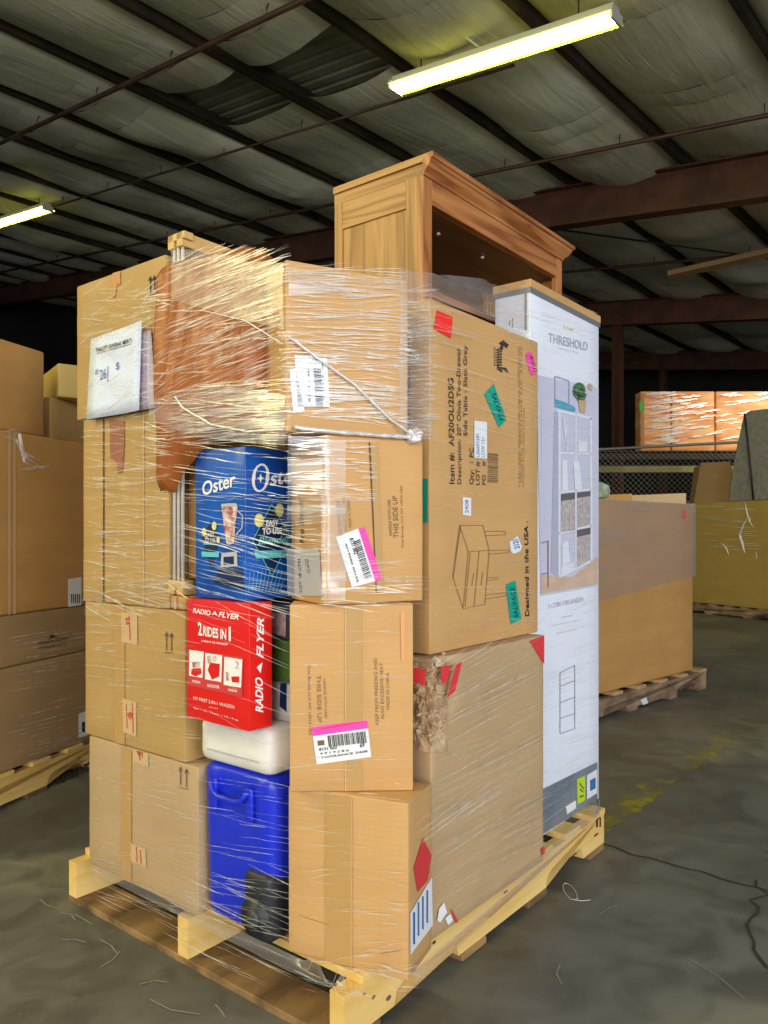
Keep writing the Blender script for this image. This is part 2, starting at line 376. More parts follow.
def flat(uv0, uv1): return [(uv0[0], uv0[1], 0), (uv1[0], uv0[1], 0), (uv1[0], uv1[1], 0), (uv0[0], uv1[1], 0)]
floor = MB().box((-10, -10, -.2), (26, 28, 0)).build('floor', floor_mat(), rz=AB); tag(floor, kind='structure')
def gnd(px, py, z=0.0):
    Y = (CAMH - z) * F / (py - HY); return Vector(((px - CX) / F * Y, Y, z))
def floor_strip(name, px_pts, wd, mat, z=.0015, kind='structure', jitter=0.0):
    pts = [gnd(*p) for p in px_pts]; fine = []
    for a, b in zip(pts, pts[1:]):
        k = max(1, int((b - a).length / .03))
        for i in range(k):
            fine.append(a.lerp(b, i / k))
    fine.append(pts[-1]); V = []; Fc = []
    for i, p in enumerate(fine):
        t = (fine[min(i + 1, len(fine) - 1)] - fine[max(i - 1, 0)]).normalized(); nn = Vector((-t.y, t.x, 0))
        j = noise.noise(Vector((p.x * 14, p.y * 14, wd * 40))) * jitter; ww = wd * (1 + .5 * noise.noise(Vector((p.x * 22, p.y * 22, 3)))) if jitter else wd
        p = p + nn * j
        V += [p + nn * ww / 2 + Vector((0, 0, z)), p - nn * ww / 2 + Vector((0, 0, z))]
        if i: Fc.append((2 * i - 2, 2 * i - 1, 2 * i + 1, 2 * i))
    return link(name, V, Fc, mat)
def worn_paint():
    m, n, l, b = nt('worn_yellow_paint'); b.inputs['Base Color'].default_value = (0.44, 0.38, 0.03, 1); b.inputs['Roughness'].default_value = .6
    tc = n.new('ShaderNodeTexCoord'); t = n.new('ShaderNodeTexNoise'); t.inputs['Scale'].default_value = 5; t.inputs['Detail'].default_value = 9; t.inputs['Roughness'].default_value = .7
    l.new(tc.outputs['Object'], t.inputs['Vector']); r = ramp(n, [(.46, (0, 0, 0)), (.60, (.75, .75, .75))]); l.new(t.outputs['Fac'], r.inputs[0]); l.new(r.outputs[0], b.inputs['Alpha'])
    return m
M['crack'] = plain('joint_dirt', (0.035, 0.033, 0.028), .9); M['scuff'] = plain('pale_scuff', (0.27, 0.265, 0.22), .8)
M['joint_pale'] = plain('joint_filler', (0.20, 0.19, 0.15), .8)
fj = floor_strip('trim_1', [(560, 690), (768, 748), (900, 785)], .012, M['joint_pale']); tag(fj, kind='structure')
fj = floor_strip('trim_2', [(590, 838), (640, 857), (700, 872), (768, 892), (900, 930)], .009, M['crack'], jitter=.02); tag(fj, kind='structure')
pm = floor_strip('floor_paint_line', [(570, 846), (612, 817), (650, 790), (676, 771), (727, 737), (738, 730)], .10, worn_paint(), z=.001, jitter=.004)
tag(pm, 'worn yellow paint line on the concrete leading away from the loaded pallet', 'floor marking')
# long fissure at the right edge
cr = floor_strip('floor_crack', [(754, 880), (757, 893), (751, 906), (755, 920), (749, 934), (752, 950), (758, 968)], .008, M['crack'], z=.002, jitter=.05)
tag(cr, 'dark broken crack in the concrete floor', 'floor crack')
sm = MB(); random.seed(5)
for a, b in [((98, 912), (122, 925)), ((100, 940), (118, 955)), ((120, 952), (100, 968)), ((60, 913), (75, 921)), ((62, 940), (86, 943)), ((140, 985), (168, 983)), ((150, 1000), (200, 1015)), ((620, 735), (700, 706)), ((668, 745), (720, 765)), ((600, 915), (618, 905)), ((690, 960), (745, 1000)), ((560, 965), (562, 985)), ((700, 700), (742, 716)), ((40, 900), (58, 909)), ((75, 915), (92, 925)), ((215, 1005), (225, 1018))]:
    A, B = gnd(*a), gnd(*b); t = (B - A).normalized(); nn = Vector((-t.y, t.x, 0)) * .0022; z = Vector((0, 0, .0018)); mid = A.lerp(B, .5) + nn * random.uniform(-6, 6)
    for p, q in ((A, mid), (mid, B)): sm.quad([p + nn + z, q + nn * .7 + z, q - nn * .7 + z, p - nn + z])
s1 = sm.build('scuff_mark', M['scuff']); s1.parent = floor; s1.matrix_parent_inverse = Matrix.Rotation(-AB, 4, 'Z')

# ------------------------------------------------------------------ roof: sloping deck, sagging insulation, purlins, girders, pipes (hall frame: x = ub, y = vb)
RS = .14; Z0 = 5.25
def rz(v): return Z0 + RS * v
UMIN, UMAX, VMIN, VMAX = -4.0, 26.0, -2.7, 28.0
PV = [0.58 + 1.622 * k for k in range(-2, 17)]; PV = [p for p in PV if VMIN <= p <= VMAX]
GAPS = [(5.45, 6.35, 5.44, 7.08), (5.45, 6.55, 7.08, 8.70)]
def in_gap(u, v): return any(a < u < b and c < v < d for a, b, c, d in GAPS)
def insul():
    m, n, l, b = nt('insulation_facing')
    tc = n.new('ShaderNodeTexCoord'); mp = n.new('ShaderNodeMapping'); mp.inputs['Scale'].default_value = (1.1, 8, 1); l.new(tc.outputs['Object'], mp.inputs[0])
    t = n.new('ShaderNodeTexNoise'); t.inputs['Scale'].default_value = 1; t.inputs['Detail'].default_value = 6; t.inputs['Distortion'].default_value = .8; l.new(mp.outputs[0], t.inputs['Vector'])
    r = ramp(n, [(.3, (0.66, 0.66, 0.52)), (.7, (0.80, 0.80, 0.66))]); l.new(t.outputs['Fac'], r.inputs[0])
    t2 = n.new('ShaderNodeTexNoise'); t2.inputs['Scale'].default_value = .45; t2.inputs['Detail'].default_value = 5; l.new(tc.outputs['Object'], t2.inputs['Vector'])
    r2 = ramp(n, [(.38, (.68, .67, .60)), (.62, (1, 1, 1))]); l.new(t2.outputs['Fac'], r2.inputs[0])
    mm = n.new('ShaderNodeMixRGB'); mm.blend_type = 'MULTIPLY'; mm.inputs[0].default_value = 1; l.new(r.outputs[0], mm.inputs[1]); l.new(r2.outputs[0], mm.inputs[2]); l.new(mm.outputs[0], b.inputs['Base Color'])
    b.inputs['Roughness'].default_value = .5
    bp = n.new('ShaderNodeBump'); bp.inputs['Strength'].default_value = .55; bp.inputs['Distance'].default_value = .03; l.new(t.outputs['Fac'], bp.inputs['Height']); l.new(bp.outputs[0], b.inputs['Normal'])
    return m
V = []; Fc = []; edges_u = []
u = UMIN
strips = [-4, -2.6, -1.2, .2, 1.6, 3.0, 4.55, 4.95, 5.45, 6.35, 6.75, 8.15, 8.5, 9.1, 10.3, 11.7, 13.1, 14.5, 15.9, 17.3, 18.7, 20.1, 21.5, 22.9, 24.3, 26]
random.seed(11)
for a, b in zip(strips, strips[1:]):
    lvl = random.uniform(0, .008); ph = random.uniform(0, 9)
    nu = max(3, int((b - a) / .12)); us = [a + (b - a) * i / nu for i in range(nu + 1)]
    for p0, p1 in zip(PV, PV[1:]):
        if in_gap((a + b) / 2, (p0 + p1) / 2): continue
        nv = 18; k0 = len(V); dep = .205 + .045 * math.sin(p0 * 5.3)
        for uu in us:
            for j in range(nv + 1):
                t = j / nv; vv = p0 + (p1 - p0) * t
                edge = min((uu - a), (b - uu)) / (b - a)
                sag = dep * (math.sin(math.pi * t) ** .55) * (1 + .5 * noise.noise(Vector((uu * .8, vv * .7, 0)))) * (.975 + .035 * min(edge * 5, 1))
                wr = .012 * noise.noise(Vector((uu * 1.0, vv * 6 + uu * .7, ph))) * math.sin(math.pi * t) + .04 * noise.noise(Vector((uu * .6, vv * .6, 5)))
                z = rz(vv) + .17 - sag - wr - lvl
                V.append((uu, vv, z))
        for i in range(nu):
            for j in range(nv):
                q = k0 + i * (nv + 1) + j; Fc.append((q, q + 1, q + nv + 2, q + nv + 1))
ceil = link('ceiling', V, Fc, insul(), None, True, rz=AB); tag(ceil, kind='structure')
dk = MB(); nn_ = 150
pts = []; uu = UMIN
deckm = noisy('ribbed_roof_steel', (0.24, 0.23, 0.17), (0.34, 0.33, 0.24), (2, 2, 2), 4, .55)
while uu < UMAX:
    for du, dz in ((0, 0), (.10, 0), (.125, .045), (.16, .045)): pts.append((uu + du, dz))
    uu += .185
V = []; Fc = []
for (x, dz) in pts: V += [(x, VMIN, rz(VMIN) + .215 + dz), (x, VMAX, rz(VMAX) + .215 + dz)]
for i in range(len(pts) - 1): Fc.append((2 * i, 2 * i + 2, 2 * i + 3, 2 * i + 1))
deck = link('ceiling', V, Fc, deckm, rz=AB); tag(deck, kind='structure')
for pv in PV:
    mb = MB()
    prof = [(-.03, .17), (-.03, 0), (.035, 0), (.035, .03), (.02, .03), (.02, .012), (-.018, .012), (-.018, .17)]
    V = []; N = len(prof); us = [UMIN, UMAX]
    for x in us: V += [(x, pv + a, rz(pv) + z + .01) for a, z in prof]
    Fc = [tuple(range(N)), tuple(range(N, 2 * N))] + [(i, (i + 1) % N, N + (i + 1) % N, N + i) for i in range(N)]
    o = mb.add(V, Fc).build('ceiling_purlin', M['purlin'], rz=AB); tag(o, kind='structure')
# bearing laps over the un-insulated bay: wider dark steel
for pv, a, b in ((7.065, 5.0, 6.9), (8.69, 5.2, 7.0)):
    pv = min(PV, key=lambda q: abs(q - pv))
    o = MB().box((a, pv - .11, rz(pv) + .02), (b, pv + .05, rz(pv) + .15)).build('ceiling_purlin', M['purlin'], rz=AB); tag(o, kind='structure')
def girder(u, dep, name='ceiling_beam'):
    mb = MB(); L = (VMIN, VMAX)
    def bar(x0, x1, za, zb):
        v = [(x, y, rz(y) + z) for y in L for x in (x0, x1) for z in (za, zb)]
        mb.add(v, [(0, 1, 3, 2), (4, 6, 7, 5), (0, 4, 5, 1), (2, 3, 7, 6), (0, 2, 6, 4), (1, 5, 7, 3)])
    bar(u - .11, u + .11, -dep, -dep + .018); bar(u - .11, u + .11, -.02, 0.0); bar(u - .007, u + .007, -dep, 0)
    o = mb.build(name, M['rust'], rz=AB); tag(o, kind='structure'); return o
for gu in (10.15, 16.9, 23.4): girder(gu, .56)
def column(u, v):
    mb = MB(); h = rz(v) - .56
    mb.box((u - .10, v - .10, 0), (u + .10, v - .085, h)).box((u - .10, v + .085, 0), (u + .10, v + .10, h)).box((u - .007, v - .09, 0), (u + .007, v + .09, h)).box((u - .17, v - .17, 0), (u + .17, v + .17, .02))
    o = mb.build('column', M['rust'], rz=AB); tag(o, kind='structure')
column(16.9, 7.92); column(10.15, 17.4); column(16.9, 19.5); column(23.4, 9.5)
def pipe(u, v0, v1, drop, r, name, label, grp=None):
    t = empty(name, (0, 0, 0), AB); tag(t, label, 'pipe', grp)
    MB().tube([(u, v0, rz(v0) - drop), (u, v1, rz(v1) - drop)], r, 10).build('pipe_run', M['pipe'], t, True)
    pv_ = [p for p in PV if v0 < p < v1][::1]
    for p in pv_:
        q = p + .28
        if q < v1: MB().tube([(u, q, rz(q) - drop), (u, q, rz(q) - drop + .09), (u + .02, q, rz(q) - drop + .14)], .008, 6).build('hanger', M['pipe'], t)
    return t
pipe(4.72, -2.5, 27, .15, .030, 'sprinkler_pipe', 'thickest dark sprinkler pipe, nearest under the sagging ceiling at top left')
pipe(6.62, 4.2, 27, .15, .017, 'sprinkler_pipe', 'thin dark pipe running under the ceiling past the bare corrugated patch')
pipe(8.80, -2.5, 27, .16, .026, 'sprinkler_pipe', 'brown sprinkler pipe just on the near side of the red oxide girder')
pipe(13.7, -2.5, 27, .16, .026, 'sprinkler_pipe', 'dim sprinkler pipe in the ceiling bay beyond the red oxide girder')
# sag rods and cross bracing beyond the first girder
for (a, b, lab) in (((10.4, 7.0), (16.6, 1.4), 'dark diagonal bracing rod crossing the bay beyond the red oxide girder'),
                    ((10.4, 14.5), (16.6, 20.0), 'dark diagonal bracing rod deep in the left of the ceiling')):
    o = MB().tube([(a[0], a[1], rz(a[1]) - .2), (b[0], b[1], rz(b[1]) - .2)], .016, 6).build('bracing_rod', M['purlin'], rz=AB); tag(o, lab, 'bracing rod')
# walls far off, unlit
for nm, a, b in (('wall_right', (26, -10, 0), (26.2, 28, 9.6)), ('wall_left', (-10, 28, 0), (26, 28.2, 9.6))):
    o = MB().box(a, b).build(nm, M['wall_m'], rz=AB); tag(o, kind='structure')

# ------------------------------------------------------------------ strip lights
def fixture(u, v0, v1, drop, label):
    t = empty('strip_light', (Ub * u + Vb * v0).to_3d() + Vector((0, 0, rz(v0) - drop)), AB); tag(t, label, 'ceiling light', 'fluorescent strip lights')
    L = v1 - v0; s = RS
    def P(x, y, z): return (x, y, z + s * y)
    def bar(mb, x0, x1, y0, y1, z0, z1):
        v = [P(x, y, z) for z in (z0, z1) for y in (y0, y1) for x in (x0, x1)]
        mb.add(v, [(0, 2, 3, 1), (4, 5, 7, 6), (0, 1, 5, 4), (2, 6, 7, 3), (0, 4, 6, 2), (1, 3, 7, 5)])
    h = MB(); bar(h, -.06, .06, 0, L, .045, .11); h.build('housing', M['housing'], t)
    rf = MB()
    v = [P(x, y, z) for y in (0, L) for x, z in ((-.135, .0), (-.06, .05), (.06, .05), (.135, .0), (.135, .004), (.06, .056), (-.06, .056), (-.135, .004))]
    rf.add(v, [(i, (i + 1) % 8, 8 + (i + 1) % 8, 8 + i) for i in range(8)] + [tuple(range(8)), tuple(range(8, 16))]); rf.build('reflector', M['lens'], t)
    for x in (-.045, .045):
        MB().tube([P(x, .04, .0), P(x, L - .04, .0)], .024, 10).build('tube', M['tube'], t, True)
    for y in (0, L):
        e = MB(); bar(e, -.10, .10, y - .012, y + .012, -.035, .06); e.build('end_cap', M['housing'], t)
    for y in (.35, L - .35):
        e = MB(); e.tube([P(0, y, .11), P(0, y, drop + .04)], .008, 6); e.build('hanger', M['purlin'], t)
    cb = MB(); cb.tube([P(-.03, L * .55, .11), P(-.16, L * .62, .26), P(-.12, L * .72, drop * .9)], .010, 6); cb.build('power_cable', M['housing'], t, True)
    return t
fixture(6.20, 2.92, 5.40, .28, 'long lit yellow-green strip light hanging above the tall bookcase')
fixture(6.40, 13.95, 16.6, .30, 'far lit yellow strip light at the left edge beyond the cartons')
# wooden plank stowed in the trusses, upper right
o = MB().box((13.0, 2.6, rz(4) - .42), (13.25, 5.2, rz(4) - .34)).build('wooden_plank', M['card_dark'], rz=AB); tag(o, 'tan wooden plank laid in the roof steel at upper right', 'plank')

# ------------------------------------------------------------------ pallets
def pallet(name, L, D, label, mats, boards_top=7, inset=0.0, n_str=3):
    """local x = stringer direction (L), y = across (D), z up"""
    t = empty(name, (0, 0, 0)); tag(t, label, 'pallet')
    st, bd, bt = mats; H = .095; zb = .018
    for i in range(n_str):
        y0 = (D - .038) * i / (n_str - 1)
        prof = [(0, zb), (.16, zb)] + [(.17, zb + .03), (.20, zb + .042), (.37, zb + .042), (.40, zb + .03), (.41, zb)] + [(L - .41, zb)] + \
               [(L - .40, zb + .03), (L - .37, zb + .042), (L - .20, zb + .042), (L - .17, zb + .03), (L - .16, zb), (L, zb), (L, zb + H), (0, zb + H)]
        mb = MB(); n = len(prof); k = [(p[0], y0, p[1]) for p in prof] + [(p[0], y0 + .038, p[1]) for p in prof]
        bm = bmesh.new(); vs = [bm.verts.new(q) for q in k]; bm.faces.new(vs[:n][::-1]); bm.faces.new(vs[n:])
        for a in range(n): b = (a + 1) % n; bm.faces.new((vs[a], vs[b], vs[n + b], vs[n + a]))
        bmesh.ops.triangulate(bm, faces=[f for f in bm.faces if len(f.verts) > 4]); bmesh.ops.recalc_face_normals(bm, faces=bm.faces)
        me = bpy.data.meshes.new('stringer'); bm.to_mesh(me); bm.free(); me.materials.append(st)
        o = bpy.data.objects.new('stringer', me); C.objects.link(o); o.parent = t
    wd = .10; gap = (L - inset - boards_top * wd) / (boards_top - 1)
    for i in range(boards_top):
        x = inset + i * (wd + gap); MB().box((x, -.004, zb + H), (x + wd, D + .004, zb + H + .018), .002).build('deck_board', bt, t)
    for i, x in enumerate((0, .42, L - .52, L - .12)):
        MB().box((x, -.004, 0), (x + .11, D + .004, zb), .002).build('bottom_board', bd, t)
    return t
PZ = .132
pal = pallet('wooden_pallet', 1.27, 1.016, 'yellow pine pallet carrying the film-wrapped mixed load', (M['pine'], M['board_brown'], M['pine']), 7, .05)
pal.location = W(0, 0); pal.rotation_euler = (0, 0, AU)
# stencil and staple marks at the right-hand end of the outer stringer
mb = MB()
for x, z, a, b in ((1.205, .085, .014, .026), (1.232, .078, .010, .03), (1.19, .06, .03, .006), (1.215, .108, .02, .006), (1.03, .05, .03, .004), (.30, .09, .012, .006), (.62, .088, .02, .004)): mb.quad([(x, -.0015, z), (x + a, -.0015, z), (x + a, -.0015, z + b), (x, -.0015, z + b)])
mb.build('stencil_mark', M['ink'], pal)
# knots and chipped end of the near stringer
mb = MB()
for x, z, s in ((.035, .03, .008), (.09, .07, .006), (.14, .045, .009), (.06, .09, .004)):
    mb.quad([(x + s * math.cos(a), -.0012, z + s * .6 * math.sin(a)) for a in [k * math.pi / 4 for k in range(8)]])
mb.build('knot_mark', M['ink_soft'], pal)
for i, y in enumerate((.499,)):
    pass

# ------------------------------------------------------------------ left column of cartons
def flbL(u, vmax, z): return W(u, vmax, z)
A4 = carton('carton', flbL(0, .915, PZ), AL, .463, .40, .343, M['card_grey'], 'bottom left greyish tan carton on the pine pallet, left of the blue cooler', seed=1)
A3 = carton('carton', flbL(.0, .935, .477), AL, .435, .42, .358, M['card_olive'], 'tan carton second from bottom in the left stack, beside the red toy wagon carton', seed=2)
A2 = carton('carton', flbL(.0, .945, .837), AL, .380, .42, .488, M['card_olive'], 'tall narrow carton below the white paper note, left of the metal rods', seed=3)
A1 = carton('carton', flbL(-.004, .97, 1.327), AL, .398, .45, .366, M['card_olive'], 'top left carton of the wrapped load, two up arrows by its top corner', seed=4)
tape_strip(A4, 'f', .155, .20, mat='tape'); tape_strip(A3, 'f', .145, .19, mat='tape')
tape_strip(A2, 'f', .10, .106, mat='seam', name='flap_seam'); tape_strip(A2, 'f', .28, .284, mat='tape_pale', name='flap_edge')
arrows(A4, 'f', [(181, 785), (187, 787)], 19); arrows(A3, 'f', [(167, 650), (172, 651)], 19); arrows(A1, 'f', [(151, 293), (155, 292)], 17, mat='ink')
tp = decal(A4, 'f', [[(133, 740), (149, 745), (149, 767), (134, 762)]], M['tape_pale'], 'tape_end')
decal(A4, 'f', [stroke((139, 744), (141, 760), 1.2), stroke((143, 748), (143, 758), 1.0), [(137, 750), (141, 747), (144, 752), (140, 756)]], M['ink_red'], 'red_print', 2, tp)
tp = decal(A4, 'f', [[(131, 843), (146, 848), (147, 867), (132, 862)]], M['tape_pale'], 'tape_end')
decal(A4, 'f', [stroke((137, 846), (138, 862), 1.0), stroke((141, 850), (142, 864), 1.0)], M['ink_red'], 'red_print', 2, tp)
tp = decal(A3, 'f', [[(122, 612), (138, 614), (138, 645), (122, 642)], [(123, 698), (137, 702), (137, 737), (124, 732)]], M['tape_pale'], 'tape_end')
decal(A3, 'f', [stroke((130, 616), (131, 640), 1.2), stroke((133, 703), (134, 733), 1.0), [(128, 714), (131, 711), (134, 714), (131, 720)], stroke((127, 704), (128, 728), .8), [(126, 618), (130, 617), (130, 624), (127, 625)]], M['ink_red'], 'red_print', 2, tp)
decal(A2, 'f', [[(110, 420), (125, 421), (125, 448), (123, 472), (118, 473), (117, 462), (111, 458)]], plain('red_brown_tape', (.33, .13, .07), .4), 'red_printed_tape')
decal(A1, 'f', [[(113, 272), (118, 270), (118, 282), (116, 296), (113, 298)], [(118, 272), (121, 271), (121, 284), (118, 285)]], plain('orange_printed_tape', (.55, .26, .09), .4), 'red_printed_tape')
# crushed carton ends just under the rod rack
o = carton('carton', W(.0, .560, .8365), AL, .058, .20, .034, M['card_warm'], 'small crushed carton end poking out beneath the wooden rack ends', r=.006, n=5, dent=.008)
tape_strip(o, 'f', .02, .03, mat='tape_pale', name='flap_edge')
# carton behind the rods
o = carton('carton', W(.052, .556, .908), AL, .090, .24, .28, M['card_tan'], 'narrow tan carton seen between the metal rods and the blue blender carton', n=4)

# white paper note in two sheets lying on the film over the upper left carton
nt_ = empty('paper_note', A1.location.copy(), AL); tag(nt_, 'white paper note with printed heading and handwriting, stuck on the upper left carton', 'paper note')
for k in ('w', 'd', 'h'): nt_[k] = A1[k]
def sheet(name, cs, off, mat, curl=0.0):
    P = [hit(nt_, 'f', *c, off) for c in cs]; V = []; Fc = []; n = 6
    for i in range(n + 1):
        for j in range(n + 1):
            a, b = i / n, j / n; p = (P[0] * (1 - a) + P[1] * a) * (1 - b) + (P[3] * (1 - a) + P[2] * a) * b
            p.y -= curl * (a ** 3) + .003 * math.sin(a * 7) * b; V.append(p)
    for i in range(n):
        for j in range(n): q = i * (n + 1) + j; Fc.append((q, q + n + 1, q + n + 2, q + 1))
    o = link(name, V, Fc, mat, nt_, True); mo = o.modifiers.new('s', 'SOLIDIFY'); mo.thickness = .0006; return o
sheet('back_sheet', [(112, 336), (154, 331), (160, 408), (108, 416)], .008, M['paper_lilac'])
fs = sheet('front_sheet', [(95.5, 340), (148.5, 322), (146.5, 411), (91, 420.5)], .013, M['paper'], .006)
lettering(nt_, 'f', [('TARGET GENERAL MERCH', (101.5, 353.5), (139, 343.2), (101.4, 349.3))], M['ink'], 'printed_heading', 22, fs, bold=.02)
decal(nt_, 'f', [stroke((101.5, 354.8), (139, 344.6), .5), stroke((113.6, 367), (113.2, 383), .5)], M['ink'], 'pen_line', 22, fs, False)
lettering(nt_, 'f', [('#', (100.7, 375.5), (103.8, 374.5), (100.9, 369.5)), ('26', (105.6, 381), (111.8, 379), (105.6, 370.5)), ('$', (121.2, 370.5), (125, 369.5), (121.4, 363.5))], M['blue_ink'], 'handwriting', 22, fs)

# folded wooden rack with metal rods
rk = empty('folded_rack', W(-.004, .562, .873), AL); tag(rk, 'folded wooden rack with shiny metal rods standing on end between the cartons', 'rack')
# local x along -v (0..0.06), y inwards (u), z up ; height .86
for z0, nm in ((0.0, 'end_frame'), (.826, 'end_frame')):
    mb = MB()
    for x0 in (.0, .034): mb.box((x0, 0, z0), (x0 + .022, .30, z0 + (.016 if z0 < .5 else .034)), .002)
    mb.box((0, .0, z0 + .016), (.064, .028, z0 + .034), .002).box((0, .27, z0 + .016), (.064, .30, z0 + .034), .002)
    mb.build(nm, M['wood_light'], rk)
mb = MB()
for x0 in (.014, .030, .046):
    for y in (.010,):
        MB().tube([(x0, y, .03), (x0, y, .83)], .0042, 8).build('metal_rod', M['steel'], rk, True)

# ------------------------------------------------------------------ middle column: cooler, red carton, blender carton, hide
# wheeled cooler
CW, CDp, CHh = .236, .34, .362
cl = empty('wheeled_cooler', W(.008, .450, PZ), AL); tag(cl, 'blue wheeled cooler with a white lid standing on the pine pallet', 'cooler')
def taper(p):
    k = p.z / CHh; s = 1 - .05 * (1 - k)
    x = CW / 2 + (p.x - CW / 2) * s; y = CDp / 2 + (p.y - CDp / 2) * (1 - .05 * (1 - k))
    # moulded front: recess band for the handle
    if p.y < .02 and .06 < p.x < CW - .06 and .24 < p.z < .34: y += .006
    return Vector((x, y, p.z))
v, f = rbox(CW, CDp, CHh, .028, 16, taper); link('body', v, f, M['cool_blue'], cl, True)
v, f = rbox(CW + .004, CDp + .008, .104, .022, 8, lambda p: Vector((p.x - .002, p.y - .006, p.z + CHh + .001))); lid = link('lid', v, f, M['cool_white'], cl, True)
MB().box((.03, -.0085, CHh + .030), (CW - .03, -.004, CHh + .034), .001).build('lid_groove', M['label_grey'], lid)
# handle: a hanging U grip on the front
hd = MB(); hd.tube([(.048, -.002, .325), (.050, -.012, .318), (.060, -.014, .302), (.078, -.015, .296), (CW - .10, -.015, .296), (CW - .078, -.014, .302), (CW - .068, -.012, .318), (CW - .066, -.002, .325)], .0065, 10); hd.build('handle', M['cool_blue'], cl, True)
for x in (.034, CW - .082):
    v, f = rbox(.026, .014, .075, .006, 3, lambda p, x=x: Vector((p.x + x, p.y - .008, p.z + .255))); link('handle_mount', v, f, M['cool_blue'], cl, True)
# wheel and its dark housing at the right end
v, f = rbox(.085, .09, .150, .018, 5, lambda p: Vector((p.x + CW - .088, p.y - .006, p.z + .002))); hs = link('wheel_housing', v, f, M['cool_dark'], cl, True)
mb = MB(); mb.tube([(CW - .045, -.012, .056), (CW - .045, .02, .056)], .040, 24); mb.build('wheel', M['cool_dark'], cl, True)
mb = MB(); mb.tube([(CW - .045, -.014, .056), (CW - .045, -.011, .056)], .018, 18); mb.build('hub', M['grey_dark'], cl, True)
mb = MB(); mb.box((.03, .0, .372), (CW - .03, .004, .378)); mb.build('body_rib', M['cool_blue'], cl)
STACK.append(([tuple(W(.0, .43)[:2]), tuple(W(.0, .165)[:2]), tuple(W(.36, .165)[:2]), tuple(W(.36, .43)[:2])], PZ, .60))

# things wedged behind the red carton, on the cooler lid
LZ = PZ + CHh + .106
gap1 = carton('carton', W(.075, .47, LZ), AL, .262, .28, .085, M['grey_carton'], 'grey and white carton lying on the cooler lid behind the red carton', n=5)
gap2 = carton('carton', W(.08, .465, LZ + .086), AL, .257, .27, .093, M['green'], 'green carton in the gap right of the red carton', n=5)
gap3 = carton('carton', W(.085, .47, LZ + .180), AL, .260, .27, .08, M['grey_dark'], 'charcoal carton with a pinkish print, topmost in the gap under the blender carton', n=5)
decal(gap3, 'f', [[(271.5, 612), (286.5, 614), (286, 637), (272, 633)]], M['pinkish'], 'printed_panel', clamp=False)
decal(gap1, 'f', [[(281, 683), (287, 683), (287, 712), (280, 706)]], M['navy'], 'printed_panel', clamp=False)

# red toy-wagon carton
RB = carton('toy_carton', W(-.036, .446, LZ + .001), AL, .211, .066, .270, M['box_red'], 'bright red toy wagon carton with three pictures, standing on the cooler lid', r=.0015, n=4, dent=.0006)
c4 = lambda x, y: (180 + x / 6.4, 595 + y / 6.4)
def flagtext(o, side, a, b, c, mats):
    pass
lettering(RB, 'f', [('RADIO', c4(88, 112), c4(203, 131), c4(84, 80)), ('FLYER', c4(250, 138), c4(380, 157), c4(250, 104))], M['white'], 'logo_lettering', bold=.03, shear=.3)
decal(RB, 'f', [[c4(205, 128), c4(228, 100), c4(246, 134), c4(226, 122)]], M['white'], 'logo_mark')
lettering(RB, 'f', [('2', c4(121, 253), c4(146, 258), c4(118, 168)), ('RIDES IN', c4(152, 258), c4(300, 284), c4(152, 196)), ('1', c4(316, 290), c4(330, 292), c4(316, 200))], M['white'], bold=.03)
lettering(RB, 'f', [('2 WAYS TO WAGON', c4(142, 299), c4(308, 322), c4(142, 286)), ('WAGON', c4(82, 556), c4(134, 566), c4(82, 540)), ('SCOOTER', c4(180, 586), c4(258, 598), c4(180, 568)), ('WAGON', c4(312, 612), c4(368, 622), c4(312, 596))], M['white'], bold=.02)
lettering(RB, 'f', [('MY FIRST 2-IN-1 WAGON', c4(90, 668), c4(352, 728), c4(90, 646)), ('Ages 1 1/2 - 4 years  1 1/2 - 4 ans', c4(88, 722), c4(378, 806), c4(88, 711)), ('holds up to 25 lb', c4(190, 718), c4(246, 730), c4(190, 711))], M['white'], 'printed_text')
fr = decal(RB, 'f', [[c4(55, 345), c4(410, 398), c4(402, 655), c4(50, 575)]], M['box_red2'], 'picture_panel')
pics = [[c4(66, 350), c4(158, 362), c4(150, 530), c4(64, 515)], [c4(168, 370), c4(276, 385), c4(270, 556), c4(166, 538)], [c4(290, 394), c4(405, 412), c4(396, 592), c4(285, 574)]]
decal(RB, 'f', pics, M['white'], 'picture', 2, fr)
decal(RB, 'f', [[c4(82, 470), c4(140, 466), c4(146, 500), c4(110, 520), c4(78, 506)], [c4(200, 430), c4(262, 440), c4(258, 520), c4(212, 540), c4(185, 480)], [c4(335, 520), c4(388, 520), c4(384, 560), c4(340, 556)]], M['box_red'], 'picture_detail', 3, fr)
decal(RB, 'f', [[c4(86, 430), c4(130, 425), c4(134, 462), c4(90, 466)], [c4(180, 392), c4(205, 385), c4(210, 428), c4(186, 440)], [c4(300, 490), c4(318, 492), c4(318, 548), c4(302, 545)], [c4(212, 392), c4(240, 390), c4(238, 425), c4(216, 425)]], M['fruit'], 'picture_detail', 3, fr)
lettering(RB, 'f', [('2', c4(360, 468), c4(384, 472), c4(360, 420))], M['fruit'], 'picture_detail', 3, fr, bold=.0)
lettering(RB, 'r', [('RADIO', c4(527, 752), c4(524, 528), c4(478, 752)), ('FLYER', c4(528, 405), c4(532, 148), c4(484, 400))], M['white'], 'logo_lettering', bold=.03, shear=.25)
decal(RB, 'r', [[c4(512, 500), c4(486, 462), c4(506, 445), c4(524, 430)]], M['white'], 'logo_mark')

